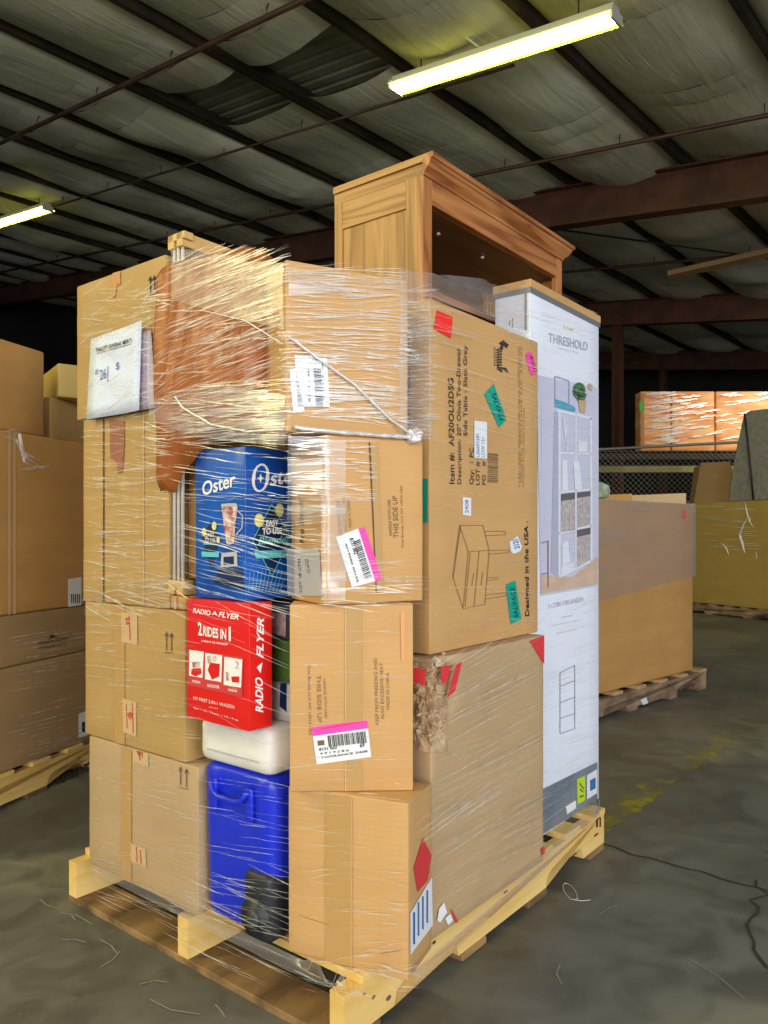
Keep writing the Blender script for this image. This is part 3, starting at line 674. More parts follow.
# blue blender carton
BB = carton('blender_carton', W(-.012, .446, LZ + .273), AL, .172, .205, .335, M['box_blue'], 'blue blender carton with white brand lettering below the orange hide', r=.0015, n=4, dent=.0006)
c3 = lambda x, y: (190 + x / 6.4, 450 + y / 6.4)
lettering(BB, 'f', [('Oster', c3(88, 292), c3(300, 226), c3(78, 205))], M['white'], 'logo_lettering', bold=.02, shear=.15)
lettering(BB, 'r', [('ster', c3(508, 228), c3(700, 196), c3(508, 130))], M['white'], 'logo_lettering', bold=.02, shear=.15)
cx, cy = 448, 178
ring = []
for k in range(20):
    a0, a1 = 2 * math.pi * k / 20, 2 * math.pi * (k + 1) / 20
    P = lambda a, rx, ry: c3(cx + rx * math.cos(a) + 0.1 * ry * math.sin(a), cy - ry * math.sin(a))
    t0 = .58 + .22 * abs(math.sin(a0)); t1 = .58 + .22 * abs(math.sin(a1))
    ring.append([P(a0, 56, 92), P(a1, 56, 92), P(a1, 56 * t1, 92 * (t1 + .06)), P(a0, 56 * t0, 92 * (t0 + .06))])
ring.append([c3(448, 150), c3(456, 174), c3(474, 180), c3(456, 186), c3(448, 212), c3(440, 186), c3(424, 180), c3(440, 174)])
decal(BB, 'r', ring, M['white'], 'logo_mark', clamp=False)
decal(BB, 'f', [[c3(206, 360), c3(310, 360), c3(292, 500), c3(286, 600), c3(240, 606), c3(222, 500)]], M['fruit'], 'jar_picture')
decal(BB, 'f', [stroke(c3(310, 390), c3(342, 420), 1.0), stroke(c3(342, 420), c3(338, 500), 1.0), stroke(c3(338, 500), c3(300, 540), 1.0), [c3(206, 345), c3(300, 340), c3(310, 360), c3(206, 364)]], M['label_grey'], 'jar_picture', 2)
decal(BB, 'f', [[c3(206, 660), c3(304, 650), c3(308, 744), c3(200, 750)]], M['label_grey'], 'base_picture')
decal(BB, 'f', [[c3(220, 684), c3(286, 680), c3(286, 730), c3(220, 734)], [c3(190, 760), c3(340, 760), c3(350, 900), c3(160, 850)]], M['navy'], 'base_picture', 2)
decal(BB, 'f', [[c3(80, 560), c3(140, 450), c3(190, 560), c3(138, 760)]], M['navy'], 'badge_print')
decal(BB, 'f', [[c3(78, 650), c3(192, 655), c3(190, 686), c3(82, 682)], stroke(c3(90, 600), c3(180, 605), 1.4)], M['aqua'], 'badge_print', 2)
lettering(BB, 'f', [('EASY', c3(108, 556), c3(162, 556), c3(108, 528)), ('TO USE', c3(100, 590), c3(168, 592), c3(100, 562))], M['white'], 'printed_text', 2)
def disc(cx, cy, rx, ry, fn, n=14): return [fn(cx + rx * math.cos(2 * math.pi * k / n), cy + ry * math.sin(2 * math.pi * k / n)) for k in range(n)]
decal(BB, 'f', [disc(95, 525, 13, 26, c3), disc(160, 486, 15, 28, c3), disc(186, 575, 11, 20, c3)], M['lemon'], 'fruit_print', 2)
decal(BB, 'r', [[c3(398, 580), c3(518, 350), c3(640, 560), c3(520, 800)]], M['navy'], 'badge_print', clamp=False)
o = decal(BB, 'r', [stroke(c3(396, 580), c3(518, 345), .7), stroke(c3(518, 345), c3(640, 560), .7), stroke(c3(396, 580), c3(520, 805), .7), stroke(c3(520, 805), c3(640, 560), .7), [c3(404, 646), c3(626, 640), c3(620, 688), c3(416, 694)]], M['aqua'], 'badge_print', 2, clamp=False)
decal(BB, 'r', [disc(438, 450, 31, 44, c3), disc(568, 385, 28, 42, c3)], M['lemon'], 'fruit_print', 2)
lettering(BB, 'r', [('EASY', c3(482, 488), c3(562, 484), c3(482, 448)), ('TO USE', c3(458, 540), c3(584, 534), c3(458, 500))], M['white'], 'printed_text', 2, bold=.03)
lettering(BB, 'r', [('Blender', c3(430, 606), c3(640, 590), c3(430, 556))], M['aqua'], 'printed_text', 2, bold=.02, shear=.3)
decal(BB, 'r', [stroke(c3(380 + 26 * k, 760 + 4 * abs(k - 5)), c3(372 + 22 * k, 905), .5) for k in range(10)], M['aqua'], 'ray_print', 1, clamp=False)

# orange-brown hide / cushion slumped over the blender carton
def hide():
    nx, nz = 44, 56; V = []; Fc = []; zt = 1.672; OZ = LZ + .273 + .335
    def fr(a, t):                                  # a 0..1 from left (v high) to right, t 0 top .. 1 bottom
        vv = .572 - .365 * a
        zb = 1.118 + (0.0 if a < .16 else min(1, (a - .16) / .34) ** .8 * .112) + .004 * math.sin(a * 30)
        top = zt - .010 - .030 * a - .022 * (1 - math.sin(math.pi * min(1, a * 6 + .001) / 2)) - .02 * max(0, a - .85) / .15
        z = top + (zb - top) * t
        e = min(1, a / .07, (1 - a) / .07) ** .5 * min(1, t / .05, (1 - t) / .05) ** .5
        n1 = noise.noise(Vector((a * 3.5, t * 2.2, 1))); n2 = noise.noise(Vector((a * 17 + t * 3, t * 5, 4)))
        fold = .004 * math.sin((a * 1.6 + t * .4) * 14 + n1 * 4) * (t ** .8)
        bul = .026 + .012 * math.sin(math.pi * t) + .010 * n1 + .004 * n2 + fold
        return vv, z, -.018 - bul * e
    for side in (0, 1):
        for i in range(nx + 1):
            for j in range(nz + 1):
                a, t = i / nx, j / nz; vv, z, uu = fr(a, t)
                if side: uu = -.0175 if z < OZ + .004 or vv > .47 else .08 * min(1, (z - OZ) / .03, (.47 - vv) / .03, (1 - a) / .05 + .1, t / .06 + .1) - .0175
                V.append(W(uu, vv, z))
    K = (nx + 1) * (nz + 1); q = lambda s, i, j: s * K + i * (nz + 1) + j
    for i in range(nx):
        for j in range(nz):
            Fc.append((q(0, i, j), q(0, i, j + 1), q(0, i + 1, j + 1), q(0, i + 1, j))); Fc.append((q(1, i, j), q(1, i + 1, j), q(1, i + 1, j + 1), q(1, i, j + 1)))
    for i in range(nx):
        for j in (0, nz): Fc.append((q(0, i, j), q(0, i + 1, j), q(1, i + 1, j), q(1, i, j)))
    for j in range(nz):
        for i in (0, nx): Fc.append((q(0, i, j), q(0, i, j + 1), q(1, i, j + 1), q(1, i, j)))
    me = MB().add(V, Fc); o = me.build('leather_cushion', M['leather'], None, True)
    return tag(o, 'orange-brown leather cushion slumped over the blue blender carton under shiny film', 'cushion')
hide()
STACK.append(([tuple(W(-.06, .57)[:2]), tuple(W(-.06, .17)[:2]), tuple(W(.1, .17)[:2]), tuple(W(.1, .57)[:2])], 1.12, 1.67))

# ------------------------------------------------------------------ near column, four cartons skewed on one another
C4 = carton('carton', (-.2035, 1.643, PZ), R(-23.7), .274, .137, .352, M['card_tan'], 'bottom carton at the near corner of the pine pallet with a wide tape strip', seed=11)
tape_strip(C4, 'f', .090, .150); tape_strip(C4, 'f', .150, .1515, mat='tape_pale', name='tape_edge'); tape_strip(C4, 'f', .212, .2125, mat='tape_pale', name='tape_edge')
lb = decal(C4, 'r', [[(409.5, 913), (431, 877), (432, 925), (409.5, 955)]], M['label'], 'shipping_label', clamp=False)
decal(C4, 'r', [stroke((413, 912 + 0 * k), (413, 944), 2.0) if k == 0 else stroke((413 + 4.4 * k, 908 - 6 * k), (413 + 4.4 * k, 942 - 6.5 * k), 1.6) for k in range(4)], M['blue_ink'], 'label_print', 2, lb, False)
decal(C4, 'r', [[(413, 868), (422, 838), (431, 855), (427, 880), (417, 892)]], M['red_tape'], 'red_tape', clamp=False)
decal(C4, 'f', [stroke((382, 953), (401, 950), .7), stroke((300, 915), (330, 925), .5)], M['ink_fine'], 'crease')
C3 = carton('carton', (-.195, 1.600, .4845), R(2), .256, .088, .388, M['card_warm'], 'third carton down at the near corner, THIS SIDE UP print, pink-banded label low down', seed=12)
c5 = lambda x, y: (280 + x / 4.8, 600 + y / 4.8)
tape_strip(C3, 'f', .116, .150); tape_strip(C3, 'f', .114, .116, mat='tape_pale', name='tape_edge')
lettering(C3, 'f', [('THIS SIDE UP', c5(176, 362), c5(182, 588), c5(196, 360)), ('HANDLE WITH CARE', c5(208, 378), c5(216, 568), c5(220, 378)), ('Time Brands LLC NY 10016 USA', c5(134, 306), c5(140, 650), c5(147, 306))], M['ink_soft'])
lettering(C3, 'f', [('KEEP FROM FREEZING AND', c5(474, 598), c5(466, 280), c5(458, 598)), ('ALSO EXCESSIVE HEAT', c5(500, 572), c5(494, 300), c5(484, 572)), ('MADE IN CHINA', c5(526, 524), c5(524, 348), c5(510, 524))], M['ink_soft'])
TL, TR, BL, BR = c5(152, 606), c5(418, 576), c5(176, 788), c5(438, 752)
lb = decal(C3, 'f', [[TL, TR, BR, BL]], M['label'], 'shipping_label')
decal(C3, 'f', [[TL, TR, c5(423, 614), c5(158, 652)]], M['pink'], 'pink_band', 2, lb)
decal(C3, 'f', [[c5(154, 624), c5(335, 590), c5(420, 578), c5(240, 612)]], M['box_red'], 'red_line', 3, lb)
barcode(C3, 'f', TL, TR, BL, .26, .95, .28, .58, 1, M['ink'], lb, 3)
lettering(C3, 'f', [('8131 062', c5(188, 722), c5(274, 712), c5(188, 708)), ('4 0 1 9 2 8 0', c5(192, 740), c5(330, 724), c5(192, 730)), ('TORRANCE 2408', c5(195, 760), c5(420, 728), c5(195, 750)), ('69', c5(384, 706), c5(406, 702), c5(384, 684))], M['ink'], 'label_print', 3, lb, bold=.02)
decal(C3, 'f', [[c5(180, 674), c5(212, 670), c5(214, 694), c5(182, 698)]], M['ink_soft'], 'label_print', 3, lb)
decal(C3, 'f', [[c5(578, 60), c5(598, 58), c5(600, 290), c5(582, 290)]], plain('orange_edge_tape', (.75, .35, .14), .3), 'orange_tape')
C2 = carton('carton', (-.119, 1.560, .874), R(29), .233, .18, .345, M['card_warm'], 'second carton down at the near corner, turned outwards with a tilted pink and white label', seed=13)
c6 = lambda x, y: (280 + x / 5.12, 430 + y / 5.12)
decal(C2, 'f', [stroke(c6(455, 60), c6(492, 830), .8)], M['seam'], 'flap_seam')
decal(C2, 'f', [[c6(462, 66), c6(500, 66), c6(532, 832), c6(494, 832)]], M['tape'], 'packing_tape')
lettering(C2, 'f', [('THIS SIDE UP', c6(606, 552), c6(598, 338), c6(580, 552)), ('HANDLE WITH CARE', c6(572, 540), c6(564, 356), c6(556, 540)), ('Time Brands, LLC NY 10016 USA', c6(632, 606), c6(624, 284), c6(620, 606))], M['ink_soft'])
lettering(C2, 'f', [('KEEP FROM FREEZING', c6(318, 540), c6(304, 356), c6(298, 540)), ('AND EXCESSIVE HEAT', c6(342, 520), c6(330, 340), c6(324, 520)), ('MADE IN CHINA', c6(366, 500), c6(356, 356), c6(350, 500))], M['ink_fine'])
TL, TR, BR, BL = c6(284, 548), c6(398, 504), c6(486, 774), c6(366, 806)
lb = decal(C2, 'f', [[TL, TR, BR, BL]], M['label'], 'shipping_label')
decal(C2, 'f', [[c6(398, 504), c6(432, 496), c6(520, 764), c6(486, 776)]], M['pink'], 'pink_band', 2, lb)
barcode(C2, 'f', TL, TR, BL, .62, .93, .20, .95, 2, M['ink'], lb, 3, True)
lettering(C2, 'f', [('8131 062', c6(352, 556), c6(378, 638), c6(372, 550)), ('4019280 00192', c6(330, 580), c6(392, 780), c6(338, 577))], M['ink'], 'label_print', 3, lb, bold=.02)
lettering(C2, 'l', [('Pro Blendr', c6(128, 580), c6(118, 350), c6(104, 575))], M['ink'], 'printed_text', bold=.01)
lb = decal(C2, 'l', [[c6(38, 610), c6(206, 604), c6(218, 850), c6(42, 848)]], M['label_grey'], 'grey_label', clamp=False)
lettering(C2, 'l', [('LOT 28 CTN', c6(118, 830), c6(110, 660), c6(104, 830)), ('12 of 22', c6(160, 730), c6(150, 660), c6(142, 730))], M['ink'], 'label_print', 2, lb)
C1 = carton('carton', (-.194, 1.535, 1.2205), R(28), .279, .15, .342, M['card_tan'], 'topmost carton at the near corner, densely wrapped, white barcode label at lower left', seed=14)
c7 = lambda x, y: (280 + x / 5.486, 260 + y / 5.486)
TL, TR, BR, BL = c7(78, 522), c7(256, 540), c7(272, 806), c7(96, 806)
lb = decal(C1, 'f', [[c7(50, 600), c7(84, 596), c7(134, 830), c7(70, 840)], [TL, TR, BR, BL]], M['label'], 'shipping_label')
barcode(C1, 'f', TL, TR, BL, .55, .78, .22, .96, 3, M['navy'], lb, 3, True)
lettering(C1, 'f', [('8131 140', c7(164, 780), c7(158, 600), c7(154, 780)), ('4019', c7(240, 780), c7(232, 560), c7(234, 780)), ('17', c7(176, 566), c7(200, 568), c7(176, 545))], M['navy'], 'label_print', 3, lb)
decal(C1, 'l', [disc(277, 318, 3.4, 11, lambda x, y: (x, y))], M['ink_red'], 'red_mark', clamp=False)

# ------------------------------------------------------------------ right side of the load
def crush(p):
    # crushed top-left corner of the lower carton
    dx, dz = p.x / .085, (D2H - p.z) / .13
    k = max(0, 1 - math.hypot(dx, dz) * .72) * max(0, 1 - p.y / .14)
    if k > 0:
        q = Vector((p.x * 38, p.y * 38, p.z * 38)); nv = noise.noise_vector(q)
        p = p + Vector((.030 * k + nv.x * .010 * k, .040 * k + nv.y * .016 * k, -.010 * k + nv.z * .008 * k))
    return p
D2H = .612
D2 = carton('carton', W(.246, -.036, PZ), AU, .530, .155, D2H, M['card_grey'], 'large lower carton with a crushed red-taped corner, below the side table carton', n=30, fn=crush, seed=21)
decal(D2, 'f', [[(529, 641), (544.5, 634.5), (544.5, 664)]], M['red_tape'], 'red_tape')
# crumpled board round the crushed corner, with pale torn folds
def rumple(name, px0, px1, y0, y1, mat, amp, seed, ragged=.0, parent=None, lift=.010):
    nx, ny = 22, 40; V = []; Fc = []; keep = {}
    for i in range(nx + 1):
        for j in range(ny + 1):
            x = px0 + (px1 - px0) * i / nx; y = y0 + (y1 - y0) * j / ny
            p = hit(D2, 'f', x, y, 0) if x > 431 else hit(D2, 'l', x, y, 0)
            k = max(0, min(1, (y - y0) / 14, (y1 - y) / 30, (px1 - x) / 8))
            q = Vector((x * .16 + seed, y * .10, seed)); n1 = noise.noise(q); n2 = abs(noise.noise(q * 2.7)); n3 = noise.noise_vector(q * 1.7)
            off = lift * .3 + amp * k * (n1 + 1.2 * n2 - .3)
            d = Vector((-1, -1, 0)).normalized() if abs(x - 431) < 6 else (Vector((0, -1, 0)) if x > 431 else Vector((-1, 0, 0)))
            V.append(p + d * (off + .001) + n3 * amp * .5 * k)
            keep[(i, j)] = ragged == 0 or (noise.noise(q * 1.3) + .25 - ragged * abs(2 * i / nx - 1) - ragged * .6 * abs(2 * j / ny - 1)) > 0
    idx = lambda i, j: i * (ny + 1) + j
    for i in range(nx):
        for j in range(ny):
            if keep[(i, j)] and keep[(i + 1, j + 1)]: Fc.append((idx(i, j), idx(i, j + 1), idx(i + 1, j + 1), idx(i + 1, j)))
    return link(name, V, Fc, mat, parent or D2, False)
M['rumple'] = noisy('rumpled_card', (.30, .19, .10), (.54, .38, .23), (20, 20, 20), 5, .8)
M['rumple_pale'] = noisy('torn_card_fibre', (.36, .25, .16), (.66, .52, .38), (40, 40, 40), 5, .9)
cc = rumple('crumpled_corner', 412.5, 446, 662, 752, M['rumple'], .014, 3.1)
rumple('torn_fold', 418, 436, 700, 752, M['rumple_pale'], .020, 7.7, .55, lift=.034)
rumple('torn_fold', 428, 451, 652, 678, M['rumple_pale'], .014, 12.2, .6, lift=.03)
for poly in ([(450, 664), (456, 661), (449, 690), (441, 697), (444, 683)], [(434, 666), (445, 664), (441, 680), (436, 684)]):
    decal(D2, 'f', [poly], M['red_tape'], 'red_tape', 22)
decal(D2, 'l', [[(413, 665), (430, 668), (431, 684), (413, 680)]], M['red_tape'], 'red_tape', 26, clamp=False)
lb = decal(D2, 'f', [[(438, 908), (443, 902), (446, 912), (439, 922), (436, 920)], [(444, 918), (449, 913), (452, 920), (447, 925)]], M['label'], 'label_scrap', 3)
decal(D2, 'f', [[(449, 908), (452, 911), (457, 921), (455, 923)], [(540, 848), (544.5, 846), (544.5, 853), (541, 855)]], M['red_tape'], 'red_tape', 3)
D1 = carton('side_table_carton', W(.292, .0, PZ + D2H + .001), AU, .521, .125, .805, M['card_tan'], 'tall tan side table carton covered in sideways printing, red sticker at its top corner', n=8, seed=22)
d5 = lambda x, y: (420 + x / 5.12, 310 + y / 5.12); d6 = lambda x, y: (420 + x / 5.12, 500 + y / 5.12)
lettering(D1, 'f', [('Item #:  AF20OLI2DSG', d5(174, 890), d5(168, 350), d5(147, 890))], M['ink'], bold=.008)
lettering(D1, 'f', [('Description: 20" Olivia Two-Drawer', d5(208, 892), d5(204, 196), d5(188, 892)), ('Slate Table - Slate Grey'.replace('Slate T', 'Side T'), d5(239, 645), d5(238, 184), d5(219, 645)),
    ('Qty:  1 PC', d5(271, 893), d5(272, 706), d5(250, 893)), ('LOT #', d5(302, 895), d5(303, 775), d5(282, 895)), ('PO    #', d5(333, 895), d5(332, 775), d5(315, 895))], M['ink'], bold=.004)
decal(D1, 'f', [[d5(68, 95), d5(84, 2), d5(165, 36), d5(155, 145)]], M['red_st'], 'red_sticker')
tt = decal(D1, 'f', [[d5(375, 378), d5(440, 560), d5(402, 604), d5(326, 430)]], M['teal'], 'teal_tape')
lettering(D1, 'f', [('SALVAGE', d5(362, 430), d5(408, 570), d5(384, 424))], M['teal_ink'], 'tape_print', 2, tt, bold=.02)
tt = decal(D1, 'f', [[d6(437, 432), d6(486, 412), d6(516, 610), d6(462, 636)]], M['teal'], 'teal_tape')
lettering(D1, 'f', [('SALVAGE', d6(500, 600), d6(480, 446), d6(478, 604))], M['teal_ink'], 'tape_print', 2, tt, bold=.02)
pk = decal(D1, 'f', [[d5(538, 230), d5(552, 212), d5(570, 222), d5(590, 290), d5(588, 330), d5(572, 336), d5(556, 312)]], M['pink'], 'pink_sticker')
lettering(D1, 'f', [('4WH1', d5(556, 238), d5(578, 318), d5(574, 232))], M['ink'], 'sticker_print', 2, pk)
lb = decal(D1, 'f', [[d5(275, 566), d5(340, 574), d5(340, 762), d5(275, 757)]], M['label'], 'white_label')
lettering(D1, 'f', [('L02603281', d5(300, 752), d5(298, 636), d5(284, 752)), ('LOW 121', d5(326, 754), d5(325, 655), d5(310, 754))], M['blue_ink'], 'label_print', 2, lb)
barcode(D1, 'f', d5(345, 733), d5(398, 737), d5(343, 884), 0, 1, 0, 1, 4, M['ink_soft'], D1, 1, True)
# stencilled arrow-and-block logo
decal(D1, 'f', [[d5(402, 168), d5(424, 155), d5(452, 178), d5(440, 196), d5(426, 182), d5(420, 205), d5(404, 200), d5(412, 182)], [d5(390, 300), d5(420, 322), d5(414, 300), d5(452, 322), d5(438, 296), d5(402, 292), d5(398, 280)]] +
      [[d5(390, 200 + 13 * k), d5(404 + (k % 3) * 3, 198 + 13 * k), d5(404, 208 + 13 * k), d5(388, 208 + 13 * k)] for k in range(7)] +
      [[d5(376, 195 + 12 * k), d5(384, 195 + 12 * k), d5(384, 200 + 12 * k), d5(376, 200 + 12 * k)] for k in range(8)] +
      [[d5(408, 206 + 14 * k), d5(416, 206 + 14 * k), d5(416, 216 + 14 * k), d5(408, 215 + 14 * k)] for k in range(6)], M['ink'], 'logo_mark')
lettering(D1, 'f', [('P.O. BOX 1150 PORT WASHINGTON NEW YORK USA  CONTENTS MAY VARY', d5(512, 905), d5(510, 185), d5(502, 905)), ('DESIGNED IN USA MADE IN CHINA', d5(530, 905), d5(534, 500), d5(523, 905)), ('MIXED WOODS NC 27105', d5(520, 880), d5(520, 186), d5(514, 880))], M['ink_fine'])
lb = decal(D1, 'f', [[(462, 497), (470.5, 498), (470.5, 516), (462, 515)]], M['label'], 'white_label')
lettering(D1, 'f', [('2408', (467.5, 513), (467.5, 500), (464, 513))], M['blue_ink'], 'label_print', 2, lb)
lb = decal(D1, 'f', [[d6(455, 215), d6(496, 183), d6(520, 240), d6(510, 262), d6(476, 276), d6(462, 262)]], M['label'], 'white_label')
lettering(D1, 'f', [('2121', d6(506, 246), d6(494, 200), d6(480, 252))], M['blue_ink'], 'label_print', 2, lb, bold=.03)
lettering(D1, 'f', [('Designed in the USA .', d6(556, 595), d6(550, 108), d6(536, 595))], M['ink'], bold=.02)
ln = [((200, 130), (320, 130)), ((320, 130), (352, 258)), ((352, 258), (245, 264)), ((245, 264), (200, 130)), ((200, 130), (165, 392)), ((165, 392), (218, 556)), ((245, 264), (218, 556)), ((218, 556), (330, 534)), ((352, 258), (330, 534)), ((300, 262), (274, 546)), ((255, 270), (228, 545)),
      ((325, 160), (435, 160)), ((330, 182), (435, 178)), ((350, 258), (455, 256)), ((345, 278), (455, 268)), ((335, 487), (440, 473)), ((335, 507), (440, 490)), ((345, 398), (400, 395)), ((340, 412), (400, 404)), ((272, 376), (262, 444)), ((318, 370), (310, 438)), ((435, 160), (435, 178)), ((455, 256), (455, 268)), ((440, 473), (440, 490)), ((205, 136), (168, 394))]
decal(D1, 'f', [stroke(d6(*a), d6(*b), .45) for a, b in ln], M['ink_soft'], 'line_drawing')
tt = decal(D1, 'l', [[(416.5, 478), (428.3, 479), (428.3, 523), (416.5, 521)]], M['teal'], 'teal_tape', clamp=False)
lettering(D1, 'l', [('SALVAGE', (424, 518), (424, 486), (420, 518))], M['teal_ink'], 'tape_print', 2, tt)
lettering(D1, 'l', [('SIDE TABLE SLATE', (411, 430), (410, 330), (406, 430))], M['ink'], 'printed_text', 1, bold=.02)

# tall printed shelf carton (white and blue)
D3 = carton('shelf_carton', W(.85, .045, PZ), AU, .485, .115, 1.605, plain('white_printed_carton', (.82, .86, .98), .38), 'tall white shelving carton with a picture of a white cube shelf on its side', r=.003, n=6, dent=.001)
e7 = lambda x, y: (525 + x / 5.12, 280 + y / 5.12); e8 = lambda x, y: (525 + x / 7.31, 460 + y / 7.31); e9 = lambda x, y: (535 + x / 3.94, 570 + y / 3.94)
# brown cap with a grey edge: a shallow tray over the top
cp = MB().box((-.004, -.005, 1.588), (.489, .120, 1.612), .002).build('top_cap', M['card_tan'], D3)
MB().box((-.002, -.0035, 1.574), (.487, .118, 1.588)).build('cap_edge', plain('grey_edge', (.16, .17, .18), .4), D3)
lettering(D3, 'f', [('THRESHOLD', e7(118, 318), e7(318, 362), e7(118, 268))], plain('brand_grey', (.40, .44, .50), .5), 'brand_lettering')
lettering(D3, 'f', [('5 Cube', e7(195, 252), e7(245, 262), e7(195, 232)), ], plain('lime_text', (.50, .68, .10), .5), 'printed_text')
lettering(D3, 'f', [('5 Shelf Organizer Shelving', e7(165, 352), e7(270, 376), e7(165, 342))], plain('faint_text', (.52, .56, .62), .5), 'printed_text')
S_wall = plain('picture_wall', (.60, .60, .76), .4); S_sh = plain('picture_white', (.76, .80, .90), .4); S_bsk = noisy('picture_basket', (.38, .33, .36), (.56, .50, .50), (90, 90, 90), 2, .5); S_dk = plain('picture_slot', (.14, .12, .14), .4); S_fl = noisy('picture_floor', (.58, .40, .30), (.68, .50, .38), (9, 9, 30), 3, .4)
pic = decal(D3, 'f', [[(536, 375), (597.4, 388), (597.2, 586), (540, 596)]], S_wall, 'picture')
decal(D3, 'f', [[(540, 575), (572, 577), (597.2, 556), (597.2, 584), (540, 594)]], S_fl, 'picture_floor', 2, pic)
sh = [stroke((558.5, 412), (558.5, 577), 2.2), stroke((575, 414), (575, 568), 1.6), stroke((590, 416), (590.5, 562), 2.2), stroke((556, 410.5), (592, 419), 2.6), stroke((558, 453), (591, 454), 1.6), stroke((558, 492.5), (591, 489.5), 2.0), stroke((558, 533.5), (591, 525.5), 2.2), stroke((558, 577), (591, 560.5), 2.2)]
decal(D3, 'f', sh, S_sh, 'picture_shelf', 3, pic)
decal(D3, 'f', [[(553.5, 412), (557.5, 412), (557.5, 578), (550, 572)]], plain('picture_side', (.44, .46, .60), .4), 'picture_shelf_side', 3, pic)
decal(D3, 'f', [[(560, 495), (574, 493.5), (574, 530), (560, 532)], [(576, 493), (589.5, 491.5), (589.5, 525), (576, 528)], [(576, 530), (589.5, 527.5), (589.5, 560), (576, 567)]], S_bsk, 'picture_basket', 3, pic)
decal(D3, 'f', [[(560, 494), (574, 492.5), (574, 499), (560, 501)], [(576, 492.5), (589.5, 491), (589.5, 496), (576, 498)], [(576, 530), (589.5, 527.5), (589.5, 534), (576, 537)]], S_dk, 'picture_slot', 4, pic)
decal(D3, 'f', [[(553.6, 399), (563, 402), (572, 406), (575, 409), (573.5, 412), (553.6, 407)]], plain('picture_radio', (.10, .38, .55), .4), 'picture_radio', 4, pic)
decal(D3, 'f', [stroke((554, 376), (554, 400), .9), stroke((554, 376), (568, 381), .9), stroke((568, 381), (568, 404), .9)], plain('picture_frame', (.36, .46, .62), .4), 'picture_frame', 4, pic)
decal(D3, 'f', [disc(578, 391, 6.5, 8.5, lambda x, y: (x, y)), [(573, 392), (577, 402), (583, 402), (586, 394)]], noisy('picture_leaves', (.03, .10, .04), (.10, .24, .10), (80, 80, 80), 2, .5), 'picture_plant', 4, pic)
decal(D3, 'f', [[(577, 400), (585, 401), (584, 413), (578.5, 412)], [(588, 383), (591.5, 386), (590, 391), (586.5, 388)]], plain('picture_pot', (.58, .40, .26), .4), 'picture_pot', 5, pic)
decal(D3, 'f', [stroke((563, 418), (566, 451), 2.0), stroke((566, 418), (565, 451), 1.0), [(577, 441), (586, 442), (586, 452), (577, 452)], [(561, 460), (566, 460), (567, 490), (561, 491)], [(572, 461), (578, 461), (581, 489), (574, 490)], [(561, 543), (567, 541), (569, 562), (561, 566)], [(560, 566), (573, 562), (573, 570), (560, 574)]], S_sh, 'picture_books', 4, pic)
decal(D3, 'f', [stroke((540, 543), (547.5, 541), 1.0), stroke((547, 541), (547, 587), 1.0), stroke((540, 574), (547, 573), 1.0)], plain('picture_stool', (.30, .18, .17), .4), 'picture_stool', 4, pic)
decal(D3, 'f', [stroke((537.5, 400), (537.5, 468), .9), stroke((541, 404), (541, 460), .6)], S_sh, 'picture_lamp', 4, pic)
# lower printed panel: faint text, line drawing, dark foot band
tx = plain('panel_grey_print', (.46, .50, .58), .5)
lettering(D3, 'f', [('5 CUBE ORGANIZER', e9(50, 152), e9(190, 122), e9(50, 132)), ('Shelving', e9(104, 190), e9(144, 181), e9(104, 182)), ('Assembly required with common tools', e9(60, 222), e9(176, 198), e9(60, 216)), ('Estante', e9(84, 252), e9(160, 236), e9(84, 246))], tx)
decal(D3, 'f', [stroke(e9(97, 405), e9(97, 645), .6), stroke(e9(155, 375), e9(155, 625), .6)] + [stroke(e9(97, a), e9(155, b), .7) for a, b in ((405, 375), (458, 435), (523, 500), (585, 565), (645, 625))], plain('drawing_line', (.30, .30, .40), .5), 'line_drawing')
decal(D3, 'f', [[(542.5, 789), (596.9, 762), (596.9, 800), (542.5, 834)]], noisy('foot_band', (.13, .16, .20), (.20, .23, .28), (5, 5, 5), 3, .4), 'foot_band')
lb = decal(D3, 'f', [[(576, 779), (584.3, 775), (584.3, 800), (576.5, 804)]], plain('lime_sticker', (.52, .72, .03), .4), 'lime_sticker', 3)
decal(D3, 'f', [stroke((578.5, 783), (582.5, 789), 1), stroke((578.5, 797), (582.5, 795), 1.2), stroke((579, 789), (582, 792), 1.2)], M['ink'], 'sticker_print', 4, lb)
lb = decal(D3, 'f', [[(586, 775), (596, 769), (596, 793), (586, 799)]], M['label'], 'white_label', 3)
decal(D3, 'f', [[(589, 780), (594.5, 777), (594.5, 788), (589, 791)]], M['blue_ink'], 'label_print', 4, lb)
decal(D3, 'f', [[(565, 806), (575, 800), (575, 808), (566, 814)]], M['label'], 'white_label', 3)
decal(D3, 'l', [stroke((526, 292), (526, 330), 2.2), stroke((513, 318), (513, 328), 1.0), stroke((510, 320), (510, 326), .8)], plain('corner_grey', (.20, .22, .26), .4), 'corner_stripe', 1, clamp=False)
# ------------------------------------------------------------------ tall oak bookcase
BW, BDp, BH = .862, .312, 1.915
bk = empty('bookcase', W(.606, .262, PZ + .001), AU); tag(bk, 'tall empty oak bookcase with a crown moulding rising above the wrapped cartons', 'bookcase')
s = .042
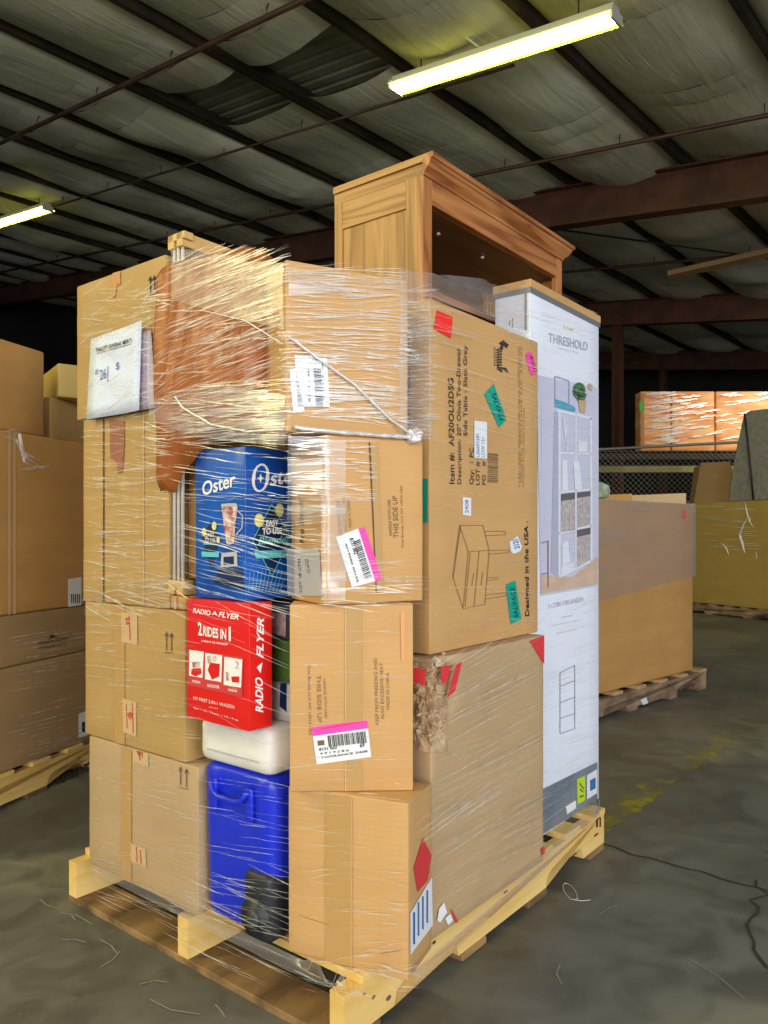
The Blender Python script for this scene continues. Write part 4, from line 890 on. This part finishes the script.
# frame-and-panel end facing left: stiles, rails and recessed panel
for nm, x0, mats in (('side_panel', 0.0, 1), ('side_panel', BW - .022, 2)):
    pn = MB().box((x0 + .006, .03, .05), (x0 + .016, BDp - .03, BH - .04)).build(nm, M['oak_z'], bk)
    MB().box((x0, .0, 0), (x0 + .022, s, BH - .035), .0015).build('stile', M['oak_z'], pn)
    MB().box((x0, BDp - .030, 0), (x0 + .022, BDp, BH - .035), .0015).build('stile', M['oak_z'], pn)
    MB().box((x0 + .001, s, BH - .115), (x0 + .021, BDp - .030, BH - .035), .0015).build('rail', M['oak_y'], pn)
    MB().box((x0 + .001, s, 0), (x0 + .021, BDp - .030, .12), .0015).build('rail', M['oak_y'], pn)
for x0 in (-.001, BW - s + .001):
    MB().box((x0, -.020, 0), (x0 + s, .002, BH - .035), .002).build('face_stile', M['oak_zr'], bk)
MB().box((s, -.020, BH - .108), (BW - s, .0, BH - .035), .002).build('top_rail', M['oak_x'], bk)
MB().box((s, -.020, 0), (BW - s, .0, .11), .002).build('bottom_rail', M['oak_x'], bk)
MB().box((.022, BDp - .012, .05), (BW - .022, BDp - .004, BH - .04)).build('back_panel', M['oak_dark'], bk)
MB().box((BW * .36, BDp - .016, .05), (BW * .36 + .03, BDp - .012, BH - .04)).build('back_batten', M['oak_zr'], bk)
for z in (.10, .50, .87, 1.24, 1.56):
    MB().box((.022, .0, z), (BW - .022, BDp - .014, z + .020), .001).build('shelf', M['oak_x'], bk)
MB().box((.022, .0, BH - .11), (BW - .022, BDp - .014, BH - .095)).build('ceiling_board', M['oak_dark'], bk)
for x in (BW * .25, BW * .55):
    MB().tube([(x, .08, BH - .111), (x, .08, BH - .116)], .006, 10).build('screw_cap', M['label'], bk)
# crown: stepped profile run round front and both ends, with the overhanging top
prof = [(0, -.040), (.004, -.040), (.006, -.032), (.016, -.022), (.026, -.008), (.028, 0.0), (.034, .002), (.036, .010), (.033, .016), (0, .016)]
mb = MB(); V = []; path = lambda o_: [(-.006, -.020 - o_), (BW + o_, -.020 - o_), (BW + o_, BDp)]
N = len(prof)
for c in range(3):
    for o_, z in prof: p = path(o_)[c]; V.append((p[0], p[1], BH + z))
Fc = []
for c in range(2):
    for i in range(N): j = (i + 1) % N; Fc.append((c * N + i, c * N + j, (c + 1) * N + j, (c + 1) * N + i))
Fc += [tuple(range(N)), tuple(range(2 * N, 3 * N))]
mb.add(V, Fc).build('crown_moulding', M['oak_x'], bk)
MB().box((.0, -.018, BH - .036), (BW, BDp, BH - .004)).box((-.006, -.02, BH - .004), (BW, BDp, BH + .0155)).build('top_board', M['oak_y'], bk)

# ------------------------------------------------------------------ stretch film round the load
def hull(pts):
    pts = sorted(set((round(p[0], 5), round(p[1], 5)) for p in pts))
    def half(ps):
        h = []
        for p in ps:
            while len(h) > 1 and (h[-1][0] - h[-2][0]) * (p[1] - h[-2][1]) - (h[-1][1] - h[-2][1]) * (p[0] - h[-2][0]) <= 0: h.pop()
            h.append(p)
        return h
    return half(pts)[:-1] + half(pts[::-1])[:-1]
_h = {}
def hull_at(z):
    k = round(z / .03)
    if k not in _h:
        z = k * .03; pts = []
        for ps, a, b in STACK:
            if a - .03 < z < b + .03: pts += ps
        if z < .15: pts += [tuple(W(0, 0)[:2]), tuple(W(0, 1.0)[:2]), tuple(W(1.25, 0)[:2])]
        _h[k] = hull(pts)
    return _h[k]
def on_film(px, z, off=.004):
    """front of the film's outline at height z along the plan direction of a picture column"""
    a = (px - CX) / F; h = hull_at(z); best = None
    for i in range(len(h)):
        p, q = Vector(h[i]), Vector(h[(i + 1) % len(h)]); d = Vector((a, 1)); e = q - p
        den = d.x * e.y - d.y * e.x
        if abs(den) < 1e-9: continue
        t = (p.x * e.y - p.y * e.x) / den; u = (p.x * d.y - p.y * d.x) / den
        if t > 0 and -1e-6 <= u <= 1 + 1e-6 and (best is None or t < best[0]):
            nrm = Vector((e.y, -e.x)).normalized(); best = (t, Vector((a * t, t)) + nrm * off)
    return None if best is None else Vector((best[1].x, best[1].y, z))
def z_of(px, py):
    """height on the film of a picture point"""
    z = 1.0
    for _ in range(12):
        p = on_film(px, z, 0)
        if p is None: return None
        z = .5 * z + .5 * (CAMH + (HY - py) / F * p.y)
    return z
def strand(mb, pts, wd):
    n = len(pts)
    if n < 2: return
    k = len(mb.v)
    for i, p in enumerate(pts):
        t = (pts[min(i + 1, n - 1)] - pts[max(i - 1, 0)]); t.normalize()
        nrm = Vector((p.x, p.y, 0)).normalized() * -1; s_ = t.cross(nrm)
        if s_.length < 1e-4: s_ = Vector((0, 0, 1))
        s_.normalize(); ww = wd * math.sin(math.pi * (.06 + .88 * i / (n - 1)))
        mb.v += [p + s_ * ww / 2, p - s_ * ww / 2]
        if i: mb.f.append((k + 2 * i - 2, k + 2 * i - 1, k + 2 * i + 1, k + 2 * i))
def top_z(x): return 1.70 if x < 168 else (1.69 - .11 * (x - 168) / 117 if x < 285 else (1.60 if x < 430 else 1.60 + .14 * (x - 430) / 100))
wrap = empty('stretch_wrap', W(.3, .4, PZ)); tag(wrap, 'clear stretch film wound round the whole pallet load, with wrinkles and a twisted edge', 'stretch film')
def wset(o):
    o.parent = wrap; o.matrix_parent_inverse = Matrix.Translation(-wrap.location); return o
# wrinkles: (x0, x1, y0, y1, count, length, slope, slope spread, width)
REG = [(84, 170, 290, 420, 190, 30, -.30, .60, .0020), (84, 170, 420, 600, 170, 46, .05, .25, .0016), (84, 190, 575, 615, 60, 40, .18, .35, .0018),
       (88, 200, 615, 760, 90, 44, .10, .10, .0012), (92, 203, 760, 900, 70, 50, .22, .12, .0012),
       (170, 285, 262, 400, 300, 60, -.42, .22, .0015), (170, 285, 385, 445, 210, 60, -.12, .18, .0017), (175, 290, 440, 520, 50, 70, .12, .10, .0011),
       (180, 300, 520, 605, 60, 90, .26, .10, .0014), (188, 290, 600, 720, 14, 80, .45, .15, .0011), (204, 288, 760, 930, 46, 60, .16, .07, .0012),
       (284, 400, 268, 420, 300, 70, .02, .10, .0017), (396, 432, 290, 440, 180, 26, -.05, .14, .0018), (290, 330, 432, 560, 110, 36, .0, .14, .0015), (322, 372, 440, 505, 60, 34, .02, .10, .0015),
       (322, 420, 560, 606, 46, 60, .05, .12, .0013), (290, 405, 603, 780, 40, 40, .02, .12, .0011), (292, 408, 790, 960, 56, 50, .04, .22, .0010),
       (400, 545, 300, 420, 60, 60, .30, .08, .0010), (430, 545, 420, 640, 46, 70, .02, .10, .0010), (430, 545, 660, 900, 120, 80, -.52, .10, .0012),
       (498, 598, 290, 420, 60, 50, .32, .14, .0012), (542, 598, 420, 600, 46, 40, .1, .12, .0010), (542, 598, 600, 790, 80, 36, -.35, .12, .0012),
       (92, 290, 860, 960, 60, 70, .46, .06, .0016), (300, 420, 962, 990, 26, 40, .2, .25, .002), (420, 600, 800, 950, 60, 60, -.72, .08, .0014)]
random.seed(42); mb = MB()
for x0, x1, y0, y1, cnt, ln_, sl, sp, wd in REG:
    for _ in range(cnt):
        x = random.uniform(x0 - ln_ * .3, x1 - ln_ * .3); y = random.uniform(y0, y1)
        L = ln_ * random.uniform(.35, 1.25); s_ = sl + random.gauss(0, sp * .6); n = max(5, int(L / 4)); pts = []
        ph = random.uniform(0, 9); off = random.uniform(.003, .011)
        for i in range(n + 1):
            xx = x + L * i / n; yy = y + s_ * L * i / n + 1.2 * noise.noise(Vector((xx * .06, ph, 0)))
            if not (x0 - 6 < xx < x1 + 6): continue
            z = z_of(xx, yy)
            if z is None or z < .05 or z > top_z(xx): continue
            p = on_film(xx, z, off)
            if p: pts.append(p)
        ok = [pts[0]] if pts else []
        for p in pts[1:]:
            if (p - ok[-1]).length < .09: ok.append(p)
            else: break
        if len(ok) > 3: strand(mb, ok, wd * random.choice((.5, .7, .7, 1.0, 1.0, 1.9)))
wr_o = wset(mb.build('film_wrinkles', M['film_strand'])); wr_o['kind'] = 'stuff'
# plain stretched areas and one pale patch for glare, as sheets on the same outline
def sheet_px(name, top, bot, nx, ny, mat, off=.003, crinkle=.003):
    """top / bot: picture polylines (x, y) with equal x extents"""
    def at(pl, x):
        for (a, b), (c, d) in zip(pl, pl[1:]):
            if a <= x <= c: return b + (d - b) * (x - a) / (c - a)
        return pl[-1][1]
    V = []; Fc = []; x0, x1 = top[0][0], top[-1][0]
    for i in range(nx + 1):
        x = x0 + (x1 - x0) * i / nx
        for j in range(ny + 1):
            y = at(top, x) + (at(bot, x) - at(top, x)) * j / ny; z = z_of(x, y) or 1.70; o_ = off + crinkle * noise.noise(Vector((x * .02, y * .09, 2))); p = None
            for k in range(40):
                p = on_film(x, z, o_)
                if p is not None: break
                z -= .01 if z > 1.0 else -.01
            V.append(p)
    for i in range(nx):
        for j in range(ny): q = i * (ny + 1) + j; Fc.append((q, q + 1, q + ny + 2, q + ny + 1))
    return wset(link(name, V, Fc, mat, None, True))
sheet_px('film_sheet', [(398, 270), (440, 274), (500, 281), (529, 286)], [(398, 300), (432, 300), (500, 323), (529, 332)], 30, 6, M['film_haze'])
sheet_px('film_sheet', [(399, 300), (430, 302)], [(399, 436), (430, 440)], 8, 24, M['film_sheet'])
sheet_px('film_sheet', [(172, 250), (200, 250), (250, 262), (284, 263)], [(172, 300), (284, 330)], 20, 8, M['film_haze'])
sheet_px('film_sheet', [(150, 400), (220, 385), (286, 395)], [(150, 420), (200, 438), (286, 446)], 20, 10, M['film_sheet'])
sheet_px('film_sheet', [(322, 440), (345, 440)], [(322, 600), (345, 600)], 6, 24, M['film_sheet'])  # pale patch at the turned carton's left corner, standing in for glare
sheet_px('film_sheet', [(288, 436), (322, 438)], [(288, 520), (322, 522)], 6, 14, M['film_sheet'])
sheet_px('film_sheet', [(288, 272), (345, 276)], [(288, 296), (345, 292)], 10, 5, M['film_sheet'])
sheet_px('film_sheet', [(412, 968), (545, 850), (598, 800)], [(412, 984), (545, 866), (598, 812)], 40, 4, M['film_haze'], .006)
sheet_px('film_sheet', [(94, 862), (288, 952), (345, 980)], [(94, 872), (288, 970), (345, 990)], 30, 4, M['film_haze'])
# twisted edge: from the left end of the top near carton down to its lower right corner, then back along its foot
def rope(px_pts, r, name='twisted_edge'):
    pts = []
    for (a, b), (c, d) in zip(px_pts, px_pts[1:]):
        for i in range(14):
            t = i / 14; x = a + (c - a) * t; y = b + (d - b) * t; z = z_of(x, y); p = on_film(x, z, .010)
            if p: pts.append(p + Vector((0, 0, .0012 * noise.noise(Vector((x * .1, 3, 1))))))
    mb = MB(); mb.tube(pts, [r * (.75 + .5 * abs(noise.noise(Vector((i * .35, r * 900, 0))))) for i in range(len(pts))], 7); return wset(mb.build(name, M['film_rope'], None, True))
rope([(287, 338), (320, 362), (352, 385), (388, 420), (411, 436)], .0035)
rope([(411, 438), (380, 436), (340, 433), (290, 428)], .0055)
rope([(286, 430), (250, 432), (215, 425), (186, 408), (178, 396)], .0028)
rope([(286, 345), (250, 322), (210, 312), (172, 312)], .0014)
v, f = rbox(.034, .02, .030, .009, 5, lambda p: p + noise.noise_vector(p * 90) * .006)
kp = on_film(412, z_of(412, 437), .012); kn = link('film_knot', [p + kp - Vector((.017, .01, .015)) for p in v], f, M['film_rope'], None, True); wset(kn)

# ------------------------------------------------------------------ neighbouring load at the left
AN = math.atan2(.956, .292)                     # its visible side runs away from the camera
L0 = Vector((-1.41, 2.85, 0)); Ld = Vector((.292, .956, 0)); Ln = Vector((-.956, .292, 0))
def nb(s, d, z): p = L0 + Ld * s + Ln * d; return (p.x, p.y, z)
pl2 = pallet('wooden_pallet', 1.27, 1.016, 'yellow pallet under the tall carton load at the left edge, black stencil on its side', (M['pine'], M['board_brown'], M['pine']))
pl2.location = nb(-.62, .0, 0); pl2.rotation_euler = (0, 0, AN); pl2['w'] = 1.27; pl2['d'] = 1.0; pl2['h'] = .13
lettering(pl2, 'f', [('16.NOT1', (57, 791), (92, 774), (57, 776))], M['ink'], 'stencil', bold=.02)
B4 = carton('large_carton', nb(-.62, .002, PZ), AN, 1.24, .95, .385, M['card_dark'], 'lowest large carton of the load at the left edge, white label at its right end', stack=False, seed=40, r=.01)
B3 = carton('large_carton', nb(-.60, .004, PZ + .386), AN, 1.22, .95, .195, M['card_dark'], 'low flat carton with a small black printed crest, beneath the biggest left carton', stack=False, seed=41, r=.01)
B2 = carton('large_carton', nb(-.62, .0, PZ + .582), AN, 1.24, .95, .688, M['card_orange'], 'biggest carton of the load at the left edge with a long vertical tape seam', stack=False, seed=42, r=.01)
B1 = carton('large_carton', nb(-.60, .01, PZ + 1.271), AN, .84, .70, .337, M['card_orange'], 'top carton of the load at the left edge, its corner showing against the dark roof', stack=False, seed=43, r=.01)
Bs = carton('small_carton', nb(.30, .03, PZ + 1.271), AN, .30, .5, .17, M['card_olive'], 'small carton low in the notch between the left load and the wrapped pallet', stack=False, seed=44)
By = carton('small_carton', nb(.305, .0, PZ + 1.442), AN - R(38), .24, .3, .135, plain('yellow_tan_card', (.52, .36, .10), .6), 'small yellowish carton atop another beside the upper left carton', stack=False, seed=45)
for x in (.655, .68): tape_strip(B2, 'f', x, x + .012, mat='tape_pale', name='tape_edge')
lb = decal(B2, 'f', [[(67.5, 579), (81, 577), (81, 606), (67.5, 607)]], M['label'], 'shipping_label'); decal(B2, 'f', [stroke((71 + 2 * k, 594), (71 + 2 * k, 603), 1) for k in range(5)], M['navy'], 'label_print', 2, lb)
lb = decal(B4, 'f', [[(78, 714), (88, 710), (88, 735), (78, 738)]], M['label'], 'shipping_label'); decal(B4, 'f', [stroke((83, 722), (83, 732), 3)], M['navy'], 'label_print', 2, lb)
lettering(B3, 'f', [('House & Garden', (37, 644.5), (68, 639.5), (37, 640.5)), ('ESTABLISHED GOODS', (39, 649), (66, 644.5), (39, 646.8))], M['ink'], 'crest_lettering')
decal(B3, 'f', [[(48, 638.5), (52, 633), (56, 637.5)], stroke((46, 640), (58, 638), .6)], M['ink'], 'crest_mark')
# film scraps and bands on that load
mb = MB(); random.seed(8)
fo = {}
def nbhit(px, py, off=.012): p = hit(B2, 'f', px, py, off); q = Matrix.Translation(B2.location) @ B2.rotation_euler.to_matrix().to_4x4() @ p; return q
for a, b, n_, sl in ((0, 84, 40, -.16), (0, 84, 34, -.25)):
    y0 = 664 if sl > -.2 else 740
    for _ in range(n_):
        x = random.uniform(a, b - 20); y = y0 + random.uniform(-26, 30) + sl * x; L = random.uniform(14, 50)
        strand(mb, [nbhit(x + L * i / 8, y + sl * L * i / 8) for i in range(9)], .0025)
for pts in ([(0, 432), (8, 430), (15, 434), (17, 446), (22, 458), (30, 463), (39, 470)], [(14, 436), (17, 450), (20, 462), (34, 468)], [(16, 452), (24, 455), (36, 461)], [(16, 470), (28, 468), (46, 466)], [(0, 437), (12, 440), (18, 456)]):
    strand(mb, [nbhit(*p, .02) for p in pts], .012)
o = mb.build('stretch_wrap', M['film_strand']); tag(o, 'loose end of clear film caught on the load at the left edge', 'stretch film'); 

# ------------------------------------------------------------------ loads at the right, behind
AR = R(43)
p3 = pallet('wooden_pallet', 1.42, 1.016, 'dark weathered pallet sticking out under the tall plain carton right of the main load', (M['pallet_grey'], M['pallet_grey'], M['pallet_light']), 6)
end = Vector((2.12, 5.10, 0)); dR = Vector((math.cos(AR), math.sin(AR), 0)); nR = Vector((-dR.y, dR.x, 0))
p3.location = end - dR * 1.42; p3.rotation_euler = (0, 0, AR); p3['w'] = 1.42; p3['d'] = 1; p3['h'] = .13
decal(p3, 'f', [[(640, 700), (646, 697), (648, 703), (643, 705)]], M['label'], 'paper_scrap', clamp=False)
q = end - dR * 1.42
G1 = carton('bulk_carton', tuple(q + dR * .02 + nR * .03 + Vector((0, 0, PZ))), AR, 1.275, .90, 1.075, M['card_orange'], 'tall plain tan bulk carton with a red sticker, on the weathered pallet', stack=False, n=6, r=.008, seed=50)
# turned-up flaps, bag inside
MB().box((1.255, .04, 1.06), (1.262, .42, 1.148)).build('top_flap', M['card_pale'], G1)
MB().box((1.25, .42, 1.06), (1.257, .88, 1.158)).build('top_flap', M['card_tan'], G1)
fl = MB().box((.02, .89, 1.06), (1.02, .9, 1.16)).build('top_flap', M['card_tan'], G1)
MB().box((.80, .86, 1.07), (1.27, .866, 1.15)).build('top_flap', M['card_pale'], G1)
decal(G1, 'f', [[(681.5, 510.5), (686, 510.5), (686, 519), (681.5, 519)]], M['red_st'], 'red_sticker')
v, f = rbox(.50, .4, .10, .05, 8, lambda p: p + noise.noise_vector(p * 12) * .012)
o = link('plastic_bag', v, f, M['plastic_green'], None, True, tuple(q + dR * .12 + nR * .2 + Vector((0, 0, 1.226))), AR); tag(o, 'pale green plastic bag peeking over the tall plain bulk carton', 'bag')
# film over the upper half of it
mb = MB(); mw = Matrix.Translation(G1.location) @ G1.rotation_euler.to_matrix().to_4x4(); V = []; Fc = []
cs = [(-.01, .4), (-.012, -.012), (1.287, -.012), (1.287, .5)]
zb = [.52, .50, .61, .64]
for (x, y), z0 in zip(cs, zb):
    for t in (0, .33, .66, 1): V.append(mw @ Vector((x, y, z0 + (1.078 - z0) * t)))
for i in range(3):
    for j in range(3): k = i * 4 + j; Fc.append((k, k + 4, k + 5, k + 1))
o = MB().add(V, Fc).build('stretch_wrap', film('grey_film', .28, .42, (.55, .50, .50), (3, 3, 14))); tag(o, 'greyish film band round the top half of the tall plain bulk carton', 'stretch film')

# mustard bulk carton far right
dG = Vector((.45, -.89, 0)).normalized(); AG = math.atan2(dG.y, dG.x); g0 = Vector((3.86, 10.15, 0))
p4 = pallet('wooden_pallet', 1.5, 1.2, 'low pallet beneath the mustard bulk carton at the right edge', (M['pallet_grey'], M['pallet_grey'], M['pallet_grey']))
p4.location = g0; p4.rotation_euler = (0, 0, AG)
G2 = carton('bulk_carton', tuple(g0 + Vector((0, 0, PZ))), AG, 1.5, 1.2, 1.27, M['card_back'], 'mustard-toned bulk carton with white film strings at the right edge', stack=False, n=6, r=.01, seed=51)
mb = MB()
def g2(px, py, off=.02): return Matrix.Translation(G2.location) @ G2.rotation_euler.to_matrix().to_4x4() @ hit(G2, 'f', px, py, off)
for pts, w_ in (([(746, 502), (748, 512), (751, 522), (755, 528)], .016), ([(749, 517), (744, 526), (741, 535), (744, 545), (746, 553)], .03), ([(721, 543), (725, 545), (728, 549), (730, 555)], .02), ([(757, 552), (758, 559)], .02), ([(749, 515), (752, 520)], .03)):
    strand(mb, [g2(*p) for p in pts], w_)
for _ in range(26):
    x = random.uniform(690, 750); y = random.uniform(504, 552); strand(mb, [g2(x + 4 * i, y + .15 * i) for i in range(6)], .006)
o = mb.build('stretch_wrap', M['film_rope']); tag(o, 'white strings of film hanging on the mustard bulk carton', 'stretch film')
# opened brown carton lying on it, and the grey upholstered panel
def g2w(px, z, dep):                             # plan point over the mustard carton, dep metres behind its face
    a = (px - CX) / F; n3 = Vector((-dG.y, dG.x, 0)); b = g0 + n3 * dep; t = (b.x * dG.y - b.y * dG.x) / (a * dG.y - dG.x); return Vector((a * t, t, z))
t = empty('open_carton', tuple(g2w(684, 1.404, .30))); tag(t, 'opened brown carton with a raised flap beside the grey padded panel', 'box')
A, B = g2w(684, 0, .30) - t.location, g2w(735, 0, .30) - t.location; A.z = B.z = 0; e = (B - A).normalized(); n3 = Vector((-e.y, e.x, 0)); L = (B - A).length
def slab(pts, th, nm, mat, par, back=n3):
    v = [Vector(p) for p in pts] + [Vector(p) + back * th for p in pts]; k = len(pts)
    return MB().add(v, [tuple(range(k)), tuple(range(k, 2 * k))] + [(i, (i + 1) % k, k + (i + 1) % k, k + i) for i in range(k)]).build(nm, mat, par)
H2 = lambda p, z: Vector((p.x, p.y, z))
slab([A + e * L * .2, A + e * L * .98, H2(A + e * L * .98, .28), H2(A + e * L * .9, .52), H2(A + e * L * .35, .54)], .012, 'front_panel', M['card_dark'], t)
slab([A + n3 * .1, A + e * L * .2, H2(A + e * L * .32, .50), H2(A + e * L * .10 + n3 * .1, .50)], .012, 'side_flap', M['card_in'], t)
slab([A + n3 * .5, A + e * L + n3 * .5, H2(A + e * L + n3 * .5, .35), H2(A + n3 * .5, .35)], .012, 'back_panel', M['card_in'], t)
t = empty('padded_panel', tuple(g2w(728, 1.404, .12))); tag(t, 'grey upholstered panel with dark piping and a slanted edge at the right edge', 'padded panel')
def gp(px, py, dep=.12):
    p = g2w(px, 0, dep); p.z = CAMH + (HY - py) / F * p.y; return p - t.location
P_ = [gp(727, 503), gp(733, 460), gp(742, 418), gp(746, 411), gp(770, 408), gp(800, 407), gp(800, 503)]
for p in (P_[0], P_[-1]): p.z = 0.0
ob = slab(P_, .22, 'cushion_body', M['fabric_grey'], t)
md = ob.modifiers.new('b', 'BEVEL'); md.width = .03; md.segments = 3
MB().tube([gp(744, 414) + Vector((-.01, -.03, 0)), gp(747, 440) + Vector((-.01, -.03, 0)), gp(750, 470) + Vector((-.01, -.03, 0)), gp(753, 500) + Vector((-.01, -.03, 0))], .011, 8).build('piping', M['black'], t, True)

# chain-link fence
FY = 11.9
def fx(px, Y=FY): return (px - CX) / F * Y
fn_ = empty('chain_link_fence', (fx(640), FY, 0)); tag(fn_, 'galvanised chain-link fence in front of the dark racking', 'fence')
x0, x1 = fx(470) - fx(640), fx(800) - fx(640)
mb = MB(); zt = 2.30; st = .085
k = -int(zt / st) - 2
def wire(a, b): mb.tube([a, b], .0026, 3, False)
n_w = int((x1 - x0 + zt) / st) + 1
for i in range(n_w):
    xs = x0 - zt + i * st
    for sgn in (1, -1):
        if sgn == 1: a, b = Vector((xs, 0, 0)), Vector((xs + zt, 0, zt))
        else: a, b = Vector((xs + zt, .004, 0)), Vector((xs, .004, zt))
        # clip to the fence width
        def clip(a, b):
            if max(a.x, b.x) <= x0 or min(a.x, b.x) >= x1: return None
            d = b - a; t0, t1 = 0, 1
            for lim, s_ in ((x0, 1), (x1, -1)):
                ta = (lim - a.x) / d.x
                if (d.x > 0) == (s_ > 0): t0 = max(t0, ta)
                else: t1 = min(t1, ta)
            return (a + d * t0, a + d * t1) if t1 > t0 else None
        c = clip(a, b)
        if c: wire(*c)
mb.build('wire_mesh', M['fence'], fn_)
MB().tube([(x0, -.02, 2.28), (fx(597) - fx(640), -.02, 2.30), (x1, -.02, 2.46)], .022, 8).build('top_rail', M['fence'], fn_, True)
for px in (500, 790): MB().tube([(fx(px) - fx(640), -.02, 0), (fx(px) - fx(640), -.02, 2.42)], .03, 8).build('fence_post', M['fence'], fn_, True)

# racking with orange film-wrapped cartons
RY = 13.2
rk2 = empty('storage_rack', (fx(690, RY), RY, 0)); tag(rk2, 'dark storage racking with an olive beam behind the chain-link fence', 'rack')
X = lambda px: fx(px, RY) - fx(690, RY)
for px in (575, 800):
    for y in (0, 1.0): MB().box((X(px) - .05, y, 0), (X(px) + .05, y + .07, 2.9)).build('upright', M['rust'], rk2)
for z, m_ in ((2.05, 'rack_olive'), (2.27, 'purlin'), (.9, 'rack_olive')):
    MB().box((X(575), -.01, z), (X(800), .06, z + .11), .01).build('beam', M[m_], rk2)
for z in (2.16, 2.40, 1.02): MB().box((X(575), .0, z), (X(800), 1.06, z + .018)).build('shelf_deck', M['purlin'], rk2)
labs = ['leftmost orange film-wrapped carton on the high rack shelf, brightest and end-on', 'second orange film-wrapped carton on the high rack shelf', 'third orange film-wrapped carton on the high rack shelf, partly behind the grey panel']
for (a, b), lab in zip(((641, 672), (672.6, 716), (716.6, 775)), labs):
    wd = fx(b, RY) - fx(a, RY)
    o = carton('wrapped_carton', (fx(a, RY), RY + .02, 2.42), 0, wd - .012, .30, 1.02, M['crate_orange'], lab, group='orange cartons on the high rack shelf', stack=False, r=.02, n=8, dent=.012, seed=a)
    if a == 641:
        decal(o, 'f', [[(641.2, 393), (644, 393), (644, 447), (641.2, 447)]], M['card_dark'], 'end_flap', clamp=False)
        decal(o, 'f', [[(639.5, 401), (643, 401), (643, 411), (639.5, 411)]], plain('green_label', (.05, .45, .05), .4), 'green_label', 3, clamp=False)
    if a != 775: pass
mb = MB(); random.seed(77)
for _ in range(150):
    x = random.gauss(657, 12) if random.random() < .6 else random.uniform(647, 765); x = max(645, x); y = random.uniform(394, 446); L = random.uniform(8, 26)
    pts = []
    for i in range(6):
        xx = min(x + L * i / 5, 772); pts.append(Vector((fx(xx, RY - .01), RY - .015, CAMH + (HY - (y + random.uniform(-.6, .6) - .15 * L * i / 5)) / F * RY)))
    strand(mb, pts, random.choice((.008, .014, .03)))
o = mb.build('stretch_wrap', M['film_rope']); tag(o, 'shiny film over the orange cartons on the high rack', 'stretch film')
# dark load on the floor level behind the fence
o = carton('dark_carton', (fx(600, 12.6), 12.6, 0.0), 0, 1.5, .5, 1.55, M['grey_dark'], 'dark carton standing behind the chain-link fence below the olive beam', stack=False, n=4)

# small loop of strapping and a straw on the floor in front
mb = MB(); c = gnd(570, 893); pts = []
for k in range(20):
    a = k / 19 * 5.2 - 1.0; pts.append(c + Vector((.016 * math.cos(a), .052 * math.sin(a), .004)))
pts += [c + Vector((.02, -.055, .004)), c + Vector((.045, -.05, .004))]
mb.tube(pts, .0013, 5); tag(mb.build('plastic_loop', M['label_grey'], None, True), 'thin pale loop of strapping lying on the concrete right of the pallet', 'strap')

for os_, g in (((A1, A2, A3, A4), 'cartons in the left stack of the load'), ((C1, C2, C3, C4), 'cartons stacked at the near corner of the load'), ((B1, B2, B3, B4), 'large cartons of the load at the left edge'), ((gap1, gap2, gap3), 'cartons in the gap above the cooler'), ((Bs, By), 'small cartons beside the left load'), ((G1, G2), 'bulk cartons behind at the right'), ((pal, pl2, p3, p4), 'wooden pallets')):
    for o in os_: o['group'] = g
